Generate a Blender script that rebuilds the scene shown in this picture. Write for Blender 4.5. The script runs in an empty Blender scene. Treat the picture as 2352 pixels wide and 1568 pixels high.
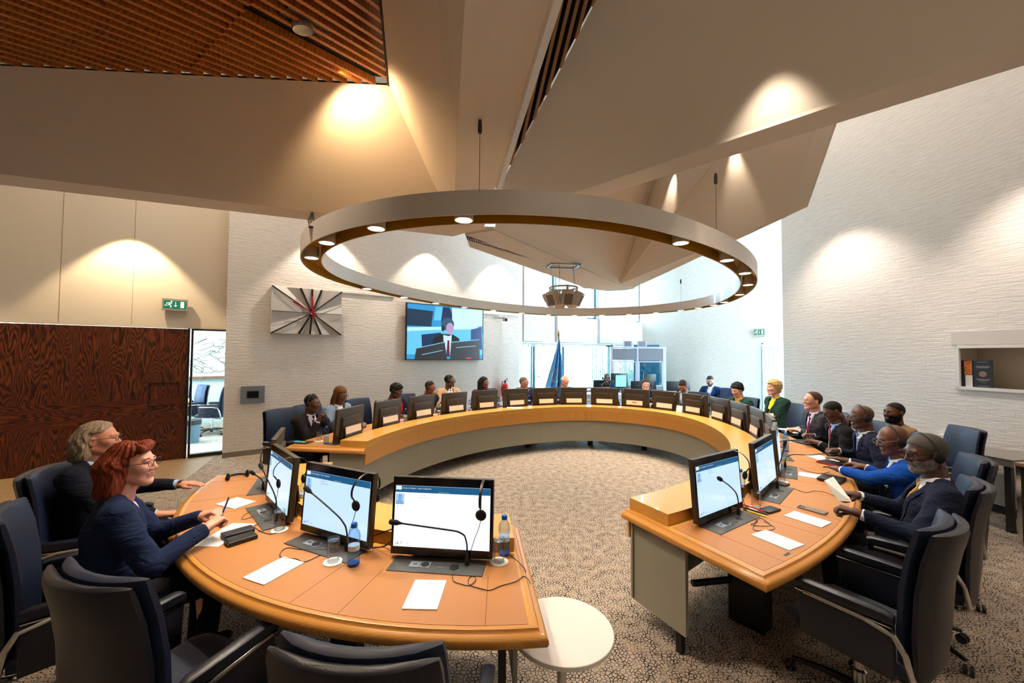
import bpy, bmesh, math, random
import numpy as np
from mathutils import Matrix, Vector
random.seed(7)
S = bpy.context.scene
COL = S.collection
# ------------------------------------------------------------------ camera
FPX, PITCH, ROLL, CH = 906.9, 0.0337, 0.0064, 1.80
_cp, _sp, _cr, _sr = math.cos(PITCH), math.sin(PITCH), math.cos(ROLL), math.sin(ROLL)
CF = np.array([0, _cp, _sp]); _u0 = np.array([0, -_sp, _cp]); _r0 = np.array([1., 0, 0])
CR = _cr*_r0 + _sr*_u0; CU = -_sr*_r0 + _cr*_u0
cd = bpy.data.cameras.new('camera'); cam = bpy.data.objects.new('camera', cd); COL.objects.link(cam)
cd.sensor_width = 36; cd.lens = FPX/2352*36; cd.clip_start = .05; cd.clip_end = 200
cam.matrix_world = Matrix(((CR[0], CU[0], -CF[0], 0), (CR[1], CU[1], -CF[1], 0), (CR[2], CU[2], -CF[2], CH), (0, 0, 0, 1)))
S.camera = cam
S.view_settings.view_transform = 'Standard'; S.view_settings.look = 'None'
S.view_settings.gamma = 1; S.view_settings.use_curve_mapping = False
S.view_settings.exposure = 1.42
try:
    S.cycles.use_adaptive_sampling = True; S.cycles.adaptive_threshold = .03; S.cycles.use_denoising = True; S.cycles.denoiser = 'OPENIMAGEDENOISE'
    S.cycles.max_bounces = 7; S.cycles.diffuse_bounces = 4; S.cycles.glossy_bounces = 3
    S.cycles.transmission_bounces = 6; S.cycles.transparent_max_bounces = 8
    S.cycles.caustics_reflective = False; S.cycles.caustics_refractive = False
    S.cycles.sample_clamp_indirect = 4
except Exception: pass
# world: overcast bright daylight outside the windows
W = bpy.data.worlds.new('sky'); S.world = W; W.use_nodes = True
_bg = W.node_tree.nodes['Background']; _bg.inputs[0].default_value = (.60, .84, 1, 1); _bg.inputs[1].default_value = 12.0

def ray(px, py):
    return CF + (px-1176)/FPX*CR - (py-784)/FPX*CU
def at(px, py, z=0.):
    d = ray(px, py); t = (z-CH)/d[2]; return d*t + np.array([0, 0, CH])
def onv(px, py, p0, az):                       # a point on the vertical plane through p0 that runs along azimuth az
    a = math.radians(az); n = np.array([math.cos(a), -math.sin(a)]); d = ray(px, py)
    t = (np.array(p0[:2])@n)/(d[:2]@n); return d*t + np.array([0, 0, CH])
def onpl(px, py, A, B, C):
    A, B, C = map(np.array, (A, B, C)); n = np.cross(B-A, C-A); d = ray(px, py); o = np.array([0, 0, CH])
    return o + d*(((A-o)@n)/(d@n))
# ------------------------------------------------------------------ materials
def srgb(h):
    if isinstance(h, str):
        h = h.lstrip('#'); c = [int(h[i:i+2], 16)/255 for i in (0, 2, 4)]
    else: c = h
    return tuple(((x/12.92) if x <= .04045 else ((x+.055)/1.055)**2.4) for x in c)+(1,)
MATS = {}
class NT:
    def __init__(s, name):
        s.m = bpy.data.materials.new(name); s.m.use_nodes = True; s.t = s.m.node_tree; s.b = s.t.nodes['Principled BSDF']; s.o = s.t.nodes['Material Output']
    def n(s, typ, **k):
        x = s.t.nodes.new(typ)
        for a, v in k.items():
            if a.startswith('i_'):
                key = a[2:]; key = int(key) if key.isdigit() else key.replace('_', ' ')
                x.inputs[key].default_value = v
            else: setattr(x, a, v)
        return x
    def l(s, a, b): s.t.links.new(a, b)
    def ramp(s, fac, stops):
        r = s.n('ShaderNodeValToRGB'); e = r.color_ramp.elements
        while len(e) < len(stops): e.new(.5)
        for k, (p, c) in enumerate(stops): e[k].position = p; e[k].color = c
        s.l(fac, r.inputs[0]); return r.outputs[0]
    def coord(s, sc=(1, 1, 1), swap=False, rot=(0, 0, 0)):
        tc = s.n('ShaderNodeTexCoord'); o = tc.outputs['Object']
        if swap:
            sx = s.n('ShaderNodeSeparateXYZ'); s.l(o, sx.inputs[0]); cb = s.n('ShaderNodeCombineXYZ')
            s.l(sx.outputs[0], cb.inputs[0]); s.l(sx.outputs[2], cb.inputs[1]); s.l(sx.outputs[1], cb.inputs[2]); o = cb.outputs[0]
        mp = s.n('ShaderNodeMapping'); mp.inputs['Scale'].default_value = sc; mp.inputs['Rotation'].default_value = rot
        s.l(o, mp.inputs[0]); return mp.outputs[0]
    def bump(s, h, st=.3, d=.01):
        b = s.n('ShaderNodeBump', i_Strength=st, i_Distance=d); s.l(h, b.inputs['Height']); s.l(b.outputs[0], s.b.inputs['Normal'])
def mat(name, col, rough=.5, metal=0., emit=None, es=1., trans=0., ior=1.45, bump=None, var=0., sheen=0., coat=0., alpha=1.):
    """plain procedural material: colour with slight noise variation, optional fine bump (scale, strength)"""
    if name in MATS: return MATS[name]
    t = NT(name); b = t.b; c = srgb(col)
    b.inputs['Base Color'].default_value = c; b.inputs['Roughness'].default_value = rough; b.inputs['Metallic'].default_value = metal
    if trans: b.inputs['Transmission Weight'].default_value = trans; b.inputs['IOR'].default_value = ior
    if emit is not None: b.inputs['Emission Color'].default_value = srgb(emit); b.inputs['Emission Strength'].default_value = es
    if sheen: b.inputs['Sheen Weight'].default_value = sheen
    if coat: b.inputs['Coat Weight'].default_value = coat
    if alpha < 1: b.inputs['Alpha'].default_value = alpha
    if bump or var:
        nz = t.n('ShaderNodeTexNoise', i_Scale=(bump[0] if bump else 30.), i_Detail=3.); t.l(t.coord(), nz.inputs['Vector'])
        if var:
            a = tuple(x*(1-var) for x in c[:3])+(1,); d = tuple(min(1, x*(1+var)) for x in c[:3])+(1,)
            t.l(t.ramp(nz.outputs[0], [(.3, a), (.7, d)]), b.inputs['Base Color'])
        if bump: t.bump(nz.outputs[0], bump[1], .004)
    MATS[name] = t.m; return t.m
def m_brick():
    t = NT('white_painted_brick'); v = t.coord(swap=True)
    wz = t.n('ShaderNodeTexNoise', i_Scale=3.2, i_Detail=4.); t.l(v, wz.inputs['Vector'])
    wv = t.n('ShaderNodeVectorMath', operation='MULTIPLY_ADD'); t.l(wz.outputs['Color'], wv.inputs[0]); wv.inputs[1].default_value = (.12, .075, 0); t.l(v, wv.inputs[2])
    br = t.n('ShaderNodeTexBrick', i_Scale=1.0); br.inputs['Brick Width'].default_value = .21; br.inputs['Row Height'].default_value = .055
    br.inputs['Mortar Size'].default_value = .006; br.inputs['Mortar Smooth'].default_value = 1.; br.inputs['Color1'].default_value = (1, 1, 1, 1); br.inputs['Color2'].default_value = (.6, .6, .6, 1); br.inputs['Mortar'].default_value = (.45, .45, .45, 1)
    t.l(wv.outputs[0], br.inputs['Vector'])
    n2 = t.n('ShaderNodeTexNoise', i_Scale=1.0, i_Detail=6., i_Roughness=.65); t.l(t.coord((6, 34, 6), swap=True), n2.inputs['Vector'])
    mx = t.n('ShaderNodeMath', operation='MULTIPLY_ADD'); t.l(n2.outputs[0], mx.inputs[0]); mx.inputs[1].default_value = 2.6; t.l(br.outputs['Color'], mx.inputs[2])
    t.bump(mx.outputs[0], .5, .009)
    t.l(t.ramp(n2.outputs[0], [(.25, srgb('#dfd9d2')), (.6, srgb('#ece7e1'))]), t.b.inputs['Base Color']); t.b.inputs['Roughness'].default_value = .6
    MATS['brick'] = t.m; return t.m
def m_carpet():
    t = NT('crackle_carpet')
    v0 = t.coord(); wz = t.n('ShaderNodeTexNoise', i_Scale=22., i_Detail=2.); t.l(v0, wz.inputs['Vector'])
    wv = t.n('ShaderNodeVectorMath', operation='MULTIPLY_ADD'); t.l(wz.outputs['Color'], wv.inputs[0]); wv.inputs[1].default_value = (.03, .03, 0); t.l(v0, wv.inputs[2])
    vo = t.n('ShaderNodeTexVoronoi', feature='DISTANCE_TO_EDGE', voronoi_dimensions='2D', i_Scale=46.); t.l(wv.outputs[0], vo.inputs['Vector'])
    nz = t.n('ShaderNodeTexNoise', i_Scale=13., i_Detail=1.); t.l(v0, nz.inputs['Vector'])
    th = t.n('ShaderNodeMath', operation='MULTIPLY_ADD'); t.l(nz.outputs[0], th.inputs[0]); th.inputs[1].default_value = -.26; t.l(vo.outputs['Distance'], th.inputs[2])
    ad = t.n('ShaderNodeMath', operation='ADD'); t.l(th.outputs[0], ad.inputs[0]); ad.inputs[1].default_value = .5
    n3 = t.n('ShaderNodeTexNoise', i_Scale=120., i_Detail=2.); t.l(v0, n3.inputs['Vector'])
    ca = t.ramp(ad.outputs[0], [(.425, srgb('#221f1d')), (.50, srgb('#bfae9c'))])
    mx = t.n('ShaderNodeMixRGB', blend_type='MULTIPLY', i_Fac=.5); t.l(ca, mx.inputs[1]); t.l(t.ramp(n3.outputs[0], [(.3, (.45, .45, .45, 1)), (.7, (1, 1, 1, 1))]), mx.inputs[2])
    t.l(mx.outputs[0], t.b.inputs['Base Color']); t.b.inputs['Roughness'].default_value = .95; t.bump(n3.outputs[0], .4, .004)
    MATS['carpet'] = t.m; return t.m
def m_wood(name, c1, c2, sc=(1, 14, 14), rough=.35, swap=False, wave=3., rot=(0, 0, 0), coat=0., dist=6.):
    t = NT(name); v = t.coord(sc, swap, rot)
    wv = t.n('ShaderNodeTexWave', bands_direction='Y', i_Scale=wave, i_Distortion=dist, i_Detail=3.); wv.inputs['Detail Scale'].default_value = 1.2; t.l(v, wv.inputs['Vector'])
    nz = t.n('ShaderNodeTexNoise', i_Scale=6., i_Detail=5.); t.l(v, nz.inputs['Vector'])
    mx = t.n('ShaderNodeMath', operation='MULTIPLY_ADD'); t.l(wv.outputs['Fac'], mx.inputs[0]); mx.inputs[1].default_value = .45; t.l(nz.outputs[0], mx.inputs[2])
    t.l(t.ramp(mx.outputs[0], [(.35, srgb(c1)), (.85, srgb(c2))]), t.b.inputs['Base Color']); t.b.inputs['Roughness'].default_value = rough
    if coat: t.b.inputs['Coat Weight'].default_value = coat
    t.bump(mx.outputs[0], .08, .003); MATS[name] = t.m; return t.m
def m_door(nm='door', rot=0.):
    t = NT('wenge_'+nm); v = t.coord((1, 1, 1), True, (0, 0, rot))
    sx = t.n('ShaderNodeSeparateXYZ'); t.l(v, sx.inputs[0])
    # cathedral figure: repeated flitches along x, stretched vertically
    fr = t.n('ShaderNodeMath', operation='PINGPONG'); t.l(sx.outputs[0], fr.inputs[0]); fr.inputs[1].default_value = .21
    sq = t.n('ShaderNodeMath', operation='POWER'); t.l(fr.outputs[0], sq.inputs[0]); sq.inputs[1].default_value = 1.5
    nz = t.n('ShaderNodeTexNoise', i_Scale=1., i_Detail=2.); t.l(t.coord((6, .9, 1) if not rot else (.9, 6, 1), swap=True), nz.inputs['Vector'])
    a = t.n('ShaderNodeMath', operation='MULTIPLY_ADD'); t.l(sq.outputs[0], a.inputs[0]); a.inputs[1].default_value = 4.2; t.l(nz.outputs[0], a.inputs[2])
    b = t.n('ShaderNodeMath', operation='MULTIPLY_ADD'); t.l(sx.outputs[1], b.inputs[0]); b.inputs[1].default_value = .34; t.l(a.outputs[0], b.inputs[2])
    c = t.n('ShaderNodeMath', operation='MULTIPLY'); t.l(b.outputs[0], c.inputs[0]); c.inputs[1].default_value = 95.
    s = t.n('ShaderNodeMath', operation='SINE'); t.l(c.outputs[0], s.inputs[0])
    f = t.n('ShaderNodeTexNoise', i_Scale=1., i_Detail=4.); t.l(t.coord((140, 9, 9) if not rot else (9, 140, 9), swap=True), f.inputs['Vector'])
    g = t.n('ShaderNodeMath', operation='MULTIPLY_ADD'); t.l(s.outputs[0], g.inputs[0]); g.inputs[1].default_value = .22; t.l(f.outputs[0], g.inputs[2])
    t.l(t.ramp(g.outputs[0], [(.25, srgb('#210d07')), (.5, srgb('#552412')), (.8, srgb('#7c3c1b'))]), t.b.inputs['Base Color'])
    t.b.inputs['Roughness'].default_value = .38; MATS[nm] = t.m; return t.m
def m_glass(name, tint, rough=0., fac=.12):
    t = NT(name); t.t.nodes.remove(t.b)
    tr = t.n('ShaderNodeBsdfTransparent'); tr.inputs[0].default_value = tint
    gl = t.n('ShaderNodeBsdfGlossy', i_Roughness=.02); mx = t.n('ShaderNodeMixShader', i_Fac=fac); lw = t.n('ShaderNodeLayerWeight', i_Blend=.25)
    ml = t.n('ShaderNodeMath', operation='MULTIPLY_ADD'); t.l(lw.outputs['Fresnel'], ml.inputs[0]); ml.inputs[1].default_value = .9 if fac > .11 else .35; ml.inputs[2].default_value = fac*.3
    t.l(ml.outputs[0], mx.inputs[0]); t.l(tr.outputs[0], mx.inputs[1]); t.l(gl.outputs[0], mx.inputs[2]); t.l(mx.outputs[0], t.o.inputs[0])
    MATS[name] = t.m; return t.m
def m_emit(name, col, st):
    t = NT(name); t.b.inputs['Base Color'].default_value = (0, 0, 0, 1); t.b.inputs['Emission Color'].default_value = srgb(col); t.b.inputs['Emission Strength'].default_value = st
    t.b.inputs['Roughness'].default_value = .25; MATS[name] = t.m; return t.m
def m_leather(name, c, rough=.42, sc=260., st=.25):
    t = NT(name); vo = t.n('ShaderNodeTexVoronoi', i_Scale=sc); t.l(t.coord(), vo.inputs['Vector'])
    t.b.inputs['Base Color'].default_value = srgb(c); t.b.inputs['Roughness'].default_value = rough; t.bump(vo.outputs['Distance'], st, .002); MATS[name] = t.m; return t.m
# ------------------------------------------------------------------ geometry helpers
class MB:
    def __init__(s): s.v = []; s.f = []
    def add(s, v, f):
        o = len(s.v); s.v += [tuple(map(float, p)) for p in v]; s.f += [tuple(i+o for i in q) for q in f]; return s
    def box(s, c, d, M=None, tap=1.):
        x, y, z = (q/2 for q in d); P = [(-x, -y, -z), (x, -y, -z), (x, y, -z), (-x, y, -z)]; P += [(a*tap, b*tap, z) for a, b, _ in P]
        P = [Vector(p) for p in P]
        if M is not None: P = [M @ p for p in P]
        return s.add([(p.x+c[0], p.y+c[1], p.z+c[2]) for p in P], [(0, 3, 2, 1), (4, 5, 6, 7), (0, 1, 5, 4), (1, 2, 6, 5), (2, 3, 7, 6), (3, 0, 4, 7)])
    def prism(s, poly, z0, z1):
        n = len(poly); P = [(p[0], p[1], z0) for p in poly]+[(p[0], p[1], z1) for p in poly]
        return s.add(P, [tuple(range(n-1, -1, -1)), tuple(range(n, 2*n))]+[(i, (i+1) % n, n+(i+1) % n, n+i) for i in range(n)])
    def slab(s, pts, th):                      # polygon in 3D given a thickness along its own normal
        A = [np.array(p, float) for p in pts]; n = np.cross(A[1]-A[0], A[2]-A[0]); n = n/np.linalg.norm(n)*th; k = len(A)
        return s.add(A+[a+n for a in A], [tuple(range(k-1, -1, -1)), tuple(range(k, 2*k))]+[(i, (i+1) % k, k+(i+1) % k, k+i) for i in range(k)])
    def grid(s, rows, closed=False, caps=False):
        m = len(rows[0]); P = [p for r in rows for p in r]; F = []
        for i in range(len(rows)-1):
            for j in range(m if closed else m-1):
                F.append((i*m+j, i*m+(j+1) % m, (i+1)*m+(j+1) % m, (i+1)*m+j))
        if caps: F += [tuple(range(m-1, -1, -1)), tuple(range((len(rows)-1)*m, len(rows)*m))]
        return s.add(P, F)
    def lathe(s, prof, n=24, c=(0, 0, 0)):
        return s.grid([[(c[0]+r*math.cos(2*math.pi*j/n), c[1]+r*math.sin(2*math.pi*j/n), c[2]+z) for j in range(n)] for r, z in prof], closed=True, caps=True)
    def tube(s, pts, r, n=8, flat=None):
        P = [np.array(p, float) for p in pts]; rows = []; u = None
        for i, p in enumerate(P):
            t = P[min(i+1, len(P)-1)]-P[max(i-1, 0)]; t = t/(np.linalg.norm(t)+1e-12)
            if u is None:
                u = np.cross(t, [0, 0, 1.]);
                if np.linalg.norm(u) < .1: u = np.cross(t, [0, 1., 0])
            u = u-t*(u@t); u /= np.linalg.norm(u); w = np.cross(t, u); rr = r[i] if isinstance(r, (list, tuple)) else r; fl = flat or 1.
            rows.append([p+rr*(math.cos(2*math.pi*j/n)*u+fl*math.sin(2*math.pi*j/n)*w) for j in range(n)])
        return s.grid(rows, closed=True, caps=True)
    def ell(s, c, r, n=12, M=None):
        rows = []
        for i in range(1, n):
            a = math.pi*i/n; rows.append([Vector((r[0]*math.sin(a)*math.cos(2*math.pi*j/(2*n)), r[1]*math.sin(a)*math.sin(2*math.pi*j/(2*n)), -r[2]*math.cos(a))) for j in range(2*n)])
        if M is not None: rows = [[M @ p for p in q] for q in rows]
        return s.grid([[(p.x+c[0], p.y+c[1], p.z+c[2]) for p in q] for q in rows], closed=True, caps=True)
    def mesh(s, name, m, smooth=False, bevel=0):
        me = bpy.data.meshes.new(name); me.from_pydata(s.v, [], s.f); me.validate()
        if m is not None: me.materials.append(m)
        bm = bmesh.new(); bm.from_mesh(me); bmesh.ops.recalc_face_normals(bm, faces=bm.faces); bm.to_mesh(me); bm.free()
        if smooth:
            for p in me.polygons: p.use_smooth = True
            try: me.set_sharp_from_angle(angle=math.radians(40))
            except Exception: pass
        return me
    def build(s, name, m, parent=None, smooth=False, bevel=0, loc=None, rz=0):
        o = bpy.data.objects.new(name, s.mesh(name, m, smooth)); COL.objects.link(o)
        if parent is not None: o.parent = parent
        if loc is not None: o.location = loc
        if rz: o.rotation_euler[2] = rz
        if bevel:
            b = o.modifiers.new('b', 'BEVEL'); b.width = bevel; b.segments = 3; b.limit_method = 'ANGLE'; b.angle_limit = math.radians(35)
            for p in o.data.polygons: p.use_smooth = True
            b.harden_normals = False
        return o
def tag(o, label=None, cat=None, group=None, kind=None):
    if label: o['label'] = label
    if cat: o['category'] = cat
    if group: o['group'] = group
    if kind: o['kind'] = kind
    return o
def empty(name, loc=(0, 0, 0), rz=0., label=None, cat=None, group=None):
    o = bpy.data.objects.new(name, None); COL.objects.link(o); o.location = tuple(map(float, loc)); o.rotation_euler[2] = rz; o.empty_display_size = .1
    return tag(o, label, cat, group)
def kids(o): return [c for c in bpy.data.objects if c.parent == o]
KID = {}
def copy_tree(o, parent=None, cache=None):
    c = o.copy(); COL.objects.link(c)
    if parent is not None: c.parent = parent
    ch = KID.get(o.name)
    if ch is None: ch = KID[o.name] = [k for k in bpy.data.objects if k.parent == o]
    for k in ch: copy_tree(k, c)
    return c
def dup(o, loc, rz, label, group=None):
    c = copy_tree(o); c.location = tuple(map(float, loc)); c.rotation_euler[2] = rz; c['label'] = label
    if group: c['group'] = group
    return c
def struct(o): o['kind'] = 'structure'; return o
# ------------------------------------------------------------------ the oval: four-centre oval with parallel offsets
TH = .9556
TBL = (.5842, 5.0318, TH, 1.287, 1.8639); RNG = (.6205, 5.0187, TH, 1.1886, 2.6062)
def ov(psi, r, B=TBL):
    """point of the offset-r oval whose outward normal has angle psi (degrees, oval frame) and that normal in world"""
    cx, cy, t, c, d = B; h = math.hypot(c, d); a = math.radians(psi); n = (math.cos(a), math.sin(a))
    if abs(n[1])*c < abs(n[0])*d: p = (math.copysign(c, n[0])+r*n[0], r*n[1])
    else: p = ((r+h)*n[0], -math.copysign(d, n[1])+(r+h)*n[1])
    ct, st = math.cos(t), math.sin(t)
    return np.array([cx+p[0]*ct-p[1]*st, cy+p[0]*st+p[1]*ct]), np.array([n[0]*ct-n[1]*st, n[0]*st+n[1]*ct])
def face_in(n): return math.atan2(n[0], -n[1])          # turn that makes local +y look towards the oval's middle
def arc(a, b, step=2.): k = max(2, int(abs(b-a)/step)+1); return [a+(b-a)*i/(k-1) for i in range(k)]
def sweep(mb, prof, a, b, B=TBL, step=2., closed=True):
    rows = []
    for ps in arc(a, b, step): rows.append([(*ov(ps, r, B)[0], z) for r, z in prof])
    mb.grid(rows, closed=closed, caps=closed); return mb
BRICK = m_brick(); CARPET = m_carpet(); DOOR = m_door(); DOORH = m_door('door_rail', math.pi/2)
PLASTER = mat('warm_white_plaster', '#f1e9e0', .75, bump=(60., .05)); WHITE = mat('white_paint', '#e9e6e1', .5); OFFW = mat('offwhite_panel', '#e3d8c6', .6, bump=(300., .04))
OAK = m_wood('honey_oak', '#bd8036', '#cd9043', (60, 60, 2), .34, wave=.6, coat=.15, dist=3.); OAKTOP = mat('honey_oak_top', '#cf9845', .28, var=.05, bump=(18., .03), coat=.25)
LEATHER = m_leather('tan_desk_leather', '#b57a42', .45, 420., .12)
GREY = mat('grey_green_laminate', '#8e8b7c', .6, bump=(400., .1)); BLACK = mat('black_metal', '#141414', .45); DARK = mat('dark_bronze_casing', '#3a332b', .42, .25); CHROME = mat('chrome', '#d8d8d8', .12, 1.); ALU = mat('brushed_aluminium', '#a9adb3', .35, .8)
NAVY = m_leather('navy_leather', '#131927', .36, 300., .2); NAVYF = mat('navy_wool', '#18233a', .85, bump=(700., .3), sheen=.3); NAVYF2 = mat('blue_wool', '#1f3f66', .8, bump=(700., .2))
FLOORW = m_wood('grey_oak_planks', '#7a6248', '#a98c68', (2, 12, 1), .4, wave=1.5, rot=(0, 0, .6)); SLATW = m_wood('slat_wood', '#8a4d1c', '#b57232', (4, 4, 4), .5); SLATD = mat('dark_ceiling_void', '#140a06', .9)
PAPER = mat('white_paper', '#f2f1ee', .6); CARD = mat('cream_card', '#ecd9bd', .6); BLKP = mat('black_plastic', '#101113', .4); RUB = mat('black_foam', '#0c0c0d', .9, bump=(900., .4))
GLASSW = m_glass('window_glass', (.92, .98, 1, 1)); GLASSC = m_glass('clear_glass', (.97, .98, .98, 1), fac=.1); GLASSB = m_glass('blue_bottle_plastic', (.72, .84, .98, 1), fac=.1); CAPB = mat('blue_cap', '#1560c4', .35)
BRASS = mat('brass_lining', '#c29a1e', .4, .35)
# ------------------------------------------------------------------ lights
def spot(name, loc, tgt, power, ang, blend=.6, col='#ffdcae', rad=.04):
    l = bpy.data.lights.new(name, 'SPOT'); l.energy = power; l.spot_size = math.radians(ang); l.spot_blend = blend; l.color = srgb(col)[:3]; l.shadow_soft_size = rad
    o = bpy.data.objects.new(name, l); COL.objects.link(o); o.location = loc
    o.rotation_euler = (Vector(tgt)-Vector(loc)).to_track_quat('-Z', 'Y').to_euler(); o.visible_camera = name not in ('coffer_downlight', 'wall_washer'); return o
def area(name, loc, tgt, power, sx, sy, col='#ffffff', portal=False):
    l = bpy.data.lights.new(name, 'AREA'); l.shape = 'RECTANGLE'; l.size = sx; l.size_y = sy; l.energy = power; l.color = srgb(col)[:3]
    o = bpy.data.objects.new(name, l); COL.objects.link(o); o.location = loc
    o.rotation_euler = (Vector(tgt)-Vector(loc)).to_track_quat('-Z', 'Z').to_euler()
    if portal: l.cycles.is_portal = True
    return o
RINGPSI = [153.4, 171.1, -170.8, -151.8, -109.7, -100.3, -92.1, -83.3, -73.9, 110.2, 101, 92.6, 84.8, 76.8, 68.8, 54.8, 37.8, 20.6, 4.2, -12.3, -28.1, -40.4, -53, -64]
for ps in RINGPSI:
    p, n = ov(ps, 1.79, RNG); spot('ring_spot', (p[0], p[1], 2.575), (p[0], p[1], 0), 28, 124, .8, '#ffeed9', .05)
AZL = 54.; LD = np.array([math.sin(math.radians(AZL)), math.cos(math.radians(AZL))]); LN = np.array([LD[1], -LD[0]])   # along the left walls; into the room
BK0 = np.array([-4.95, 6.82]); DR0 = np.array([-5.55, 6.79])
for s_, d_, h_, e_ in [(-3.45, 'd', 4.15, 95), (-.75, 'd', 4.0, 95), (1.6, 'b', 4.5, 80), (3.7, 'b', 4.5, 80), (5.6, 'b', 4.5, 70)]:
    b0 = DR0 if d_ == 'd' else BK0; p = b0+LD*s_+LN*.42; q = b0+LD*s_+LN*.12; spot('wall_washer', (p[0], p[1], h_), (q[0], q[1], 1.2), e_*.9, 84, .35, '#ffe0b4' if d_ == 'd' else '#ffe6cf', .03)
for y, e_ in [(6.2, 90), (4.0, 90), (1.9, 60)]:
    spot('wall_washer', (4.55+(6.2-y)*.15, y, 4.3), (5.4+(6.2-y)*.15, y, 1.3), e_*.7, 96, .8, '#ffeada', .05)
spot('slat_ceiling_lamp', (-1.55, 2.55, 3.92), (-1.3, 2.3, 0), 60, 90, .6, '#ffe3c0', .05)
for x, y in ((-3.6, 1.4), (-2.6, 3.9)): spot('coffer_fill', (x, y, 3.6), (x+.1, y, 0), 9, 100, .7, '#ffd3a0', .05)  # unseen spots added as warm fill below the left coffer
for x, y in ((1.2, .6), (1.6, 2.2), (3.1, 2.0), (3.0, 5.6)): spot('coffer_fill', (x, y, 3.5), (x, y, 0), 10, 110, .8, '#ffdfba', .05)  # more added fill spots, with no fixtures, on the right side
def fill(name, x, y, z, sx, sy, e, c): o = area(name, (x, y, z), (x, y, 0), e, sx, sy, c); o.visible_camera = False; return o
fill('perimeter_fill', 4.6, 4.0, 5.9, 1.2, 6, 17, '#fff1e2'); fill('perimeter_fill', -4.0, 5.6, 5.9, 4, 1.6, 26, '#ffe9cf'); fill('perimeter_fill', 1.2, 10.0, 5.9, 5, 2, 26, '#f3f4ff'); fill('perimeter_fill', -6.2, 3.2, 5.9, 2, 3, 10, '#ffe2bd'); fill('rear_fill', 1.5, -2, 4.5, 5, 1.5, 14, '#ffe6cc')  # unseen area lights added to lift walls, ceiling and the space behind the camera
# ------------------------------------------------------------------ floor, walls
def wall(name, p0, az, length, z0, z1, m, th=.15, holes=(), side=1):
    """wall along azimuth az from p0; local x along it, z up; holes = (x0,x1,z0,z1)"""
    mb = MB(); xs = sorted({0, length}|{h[0] for h in holes}|{h[1] for h in holes}); zs = sorted({z0, z1}|{h[2] for h in holes}|{h[3] for h in holes})
    for i in range(len(xs)-1):
        for j in range(len(zs)-1):
            cx, cz = (xs[i]+xs[i+1])/2, (zs[j]+zs[j+1])/2
            if any(h[0] < cx < h[1] and h[2] < cz < h[3] for h in holes): continue
            mb.box((cx, side*th/2, cz), (xs[i+1]-xs[i], th, zs[j+1]-zs[j]))
    o = mb.build(name, m, loc=(p0[0], p0[1], 0), rz=math.radians(90-az)); return struct(o)
mb = MB(); mb.add([(-14, -4, 0), (9, -4, 0), (9, 16, 0), (-14, 16, 0)], [(0, 1, 2, 3)]); struct(mb.build('floor', CARPET))
wl = [at(498.5, 1045), at(417.5, 1109), at(77, 1155.6), at(0, 1164)]
w4 = wl[3]+(wl[3]-wl[2])*12
poly = [tuple(wl[0][:2]), tuple(wl[1][:2]), tuple(wl[2][:2]), tuple(w4[:2]), (w4[0]-2, w4[1]+6), (-5.6, 7.1)]
mb = MB(); mb.prism(poly, .0, .004); struct(mb.build('floor_oak_strip', FLOORW))
def P3(b, s, z, off=0.): q = b+LD*s+LN*off; return (q[0], q[1], z)
# left: brick wall with the clock and screen
struct(wall('wall_left', BK0, AZL, 6.34, 0, 6, BRICK, .33))
struct(wall('baseboard_left', BK0+LN*.0, AZL, 6.34, 0, .09, mat('stone_skirting', '#8b8173', .5), .012, side=-1))
# door wall: wenge sliding door, glazed side panel, cream panels above
struct(wall('wall_door_side', DR0-LD*6.5, AZL, 7.12, 2.215, 6, OFFW, .12))
for x_ in (134, 302):
    g = onv(x_, 745, DR0, AZL); mb = MB(); mb.box((0, 0, 3.9), (.006, .004, 3.3)); struct(mb.build('trim_1', mat('panel_joint', '#a8977d', .7), loc=(g[0]+LN[0]*.001, g[1]+LN[1]*.001, 0), rz=math.radians(90-AZL)))
dr = empty('door_1', (DR0[0], DR0[1], 0), math.radians(90-AZL)); struct(dr)
for z0_, z1_, m_, n_ in ((.005, .64, DOOR, 'door_panel'), (.64, 1.03, DOORH, 'door_rail'), (1.03, 2.207, DOOR, 'door_panel')): mb = MB(); mb.box((-3.26, .03, (z0_+z1_)/2), (6.5, .05, z1_-z0_)); mb.build(n_, m_, dr)
mb = MB(); mb.box((-.315, .0, 1.29), (.36, .012, .012)); mb.box((-.315, .0, .92), (.36, .012, .012)); mb.box((-.49, .0, 1.105), (.012, .012, .37)); o = mb.build('handle', mat('door_pull', '#1c0d07', .4), dr)
mb = MB()
for x in (-.008, .04): mb.box((x, .02, 1.107), (.03, .09, 2.215))
mb.box((.30, .02, .03), (.52, .09, .06)); mb.box((.30, .02, 2.2), (.52, .09, .03)); mb.build('door_frame', mat('dark_frame', '#17110d', .4), dr)
mb = MB(); mb.box((.285, .03, 1.12), (.46, .008, 2.1)); mb.build('glass_pane', GLASSW, dr)
struct(wall('wall_door_end', DR0+LD*.53-LN*.33, AZL+90, .02, 0, 0.01, OFFW, .02))
# small room seen through the glazed side panel
rb = DR0-LN*4.2
struct(wall('wall_far_room', rb-LD*3, AZL, 6.5, 0, 3.2, mat('far_room_wall', '#b9bfbc', .7), .1))
struct(wall('wall_far_room_side', DR0+LD*.75-LN*4.2, AZL+90, 4.1, 0, 3.2, mat('far_room_wall', '#b9bfbc', .7), .1))
area('far_room_light', (*(DR0-LN*2.2-LD*.6), 2.9), (*(DR0-LN*2.2-LD*.6), 0), 60, 1.5, 1.5, '#cfe4ff')
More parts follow.
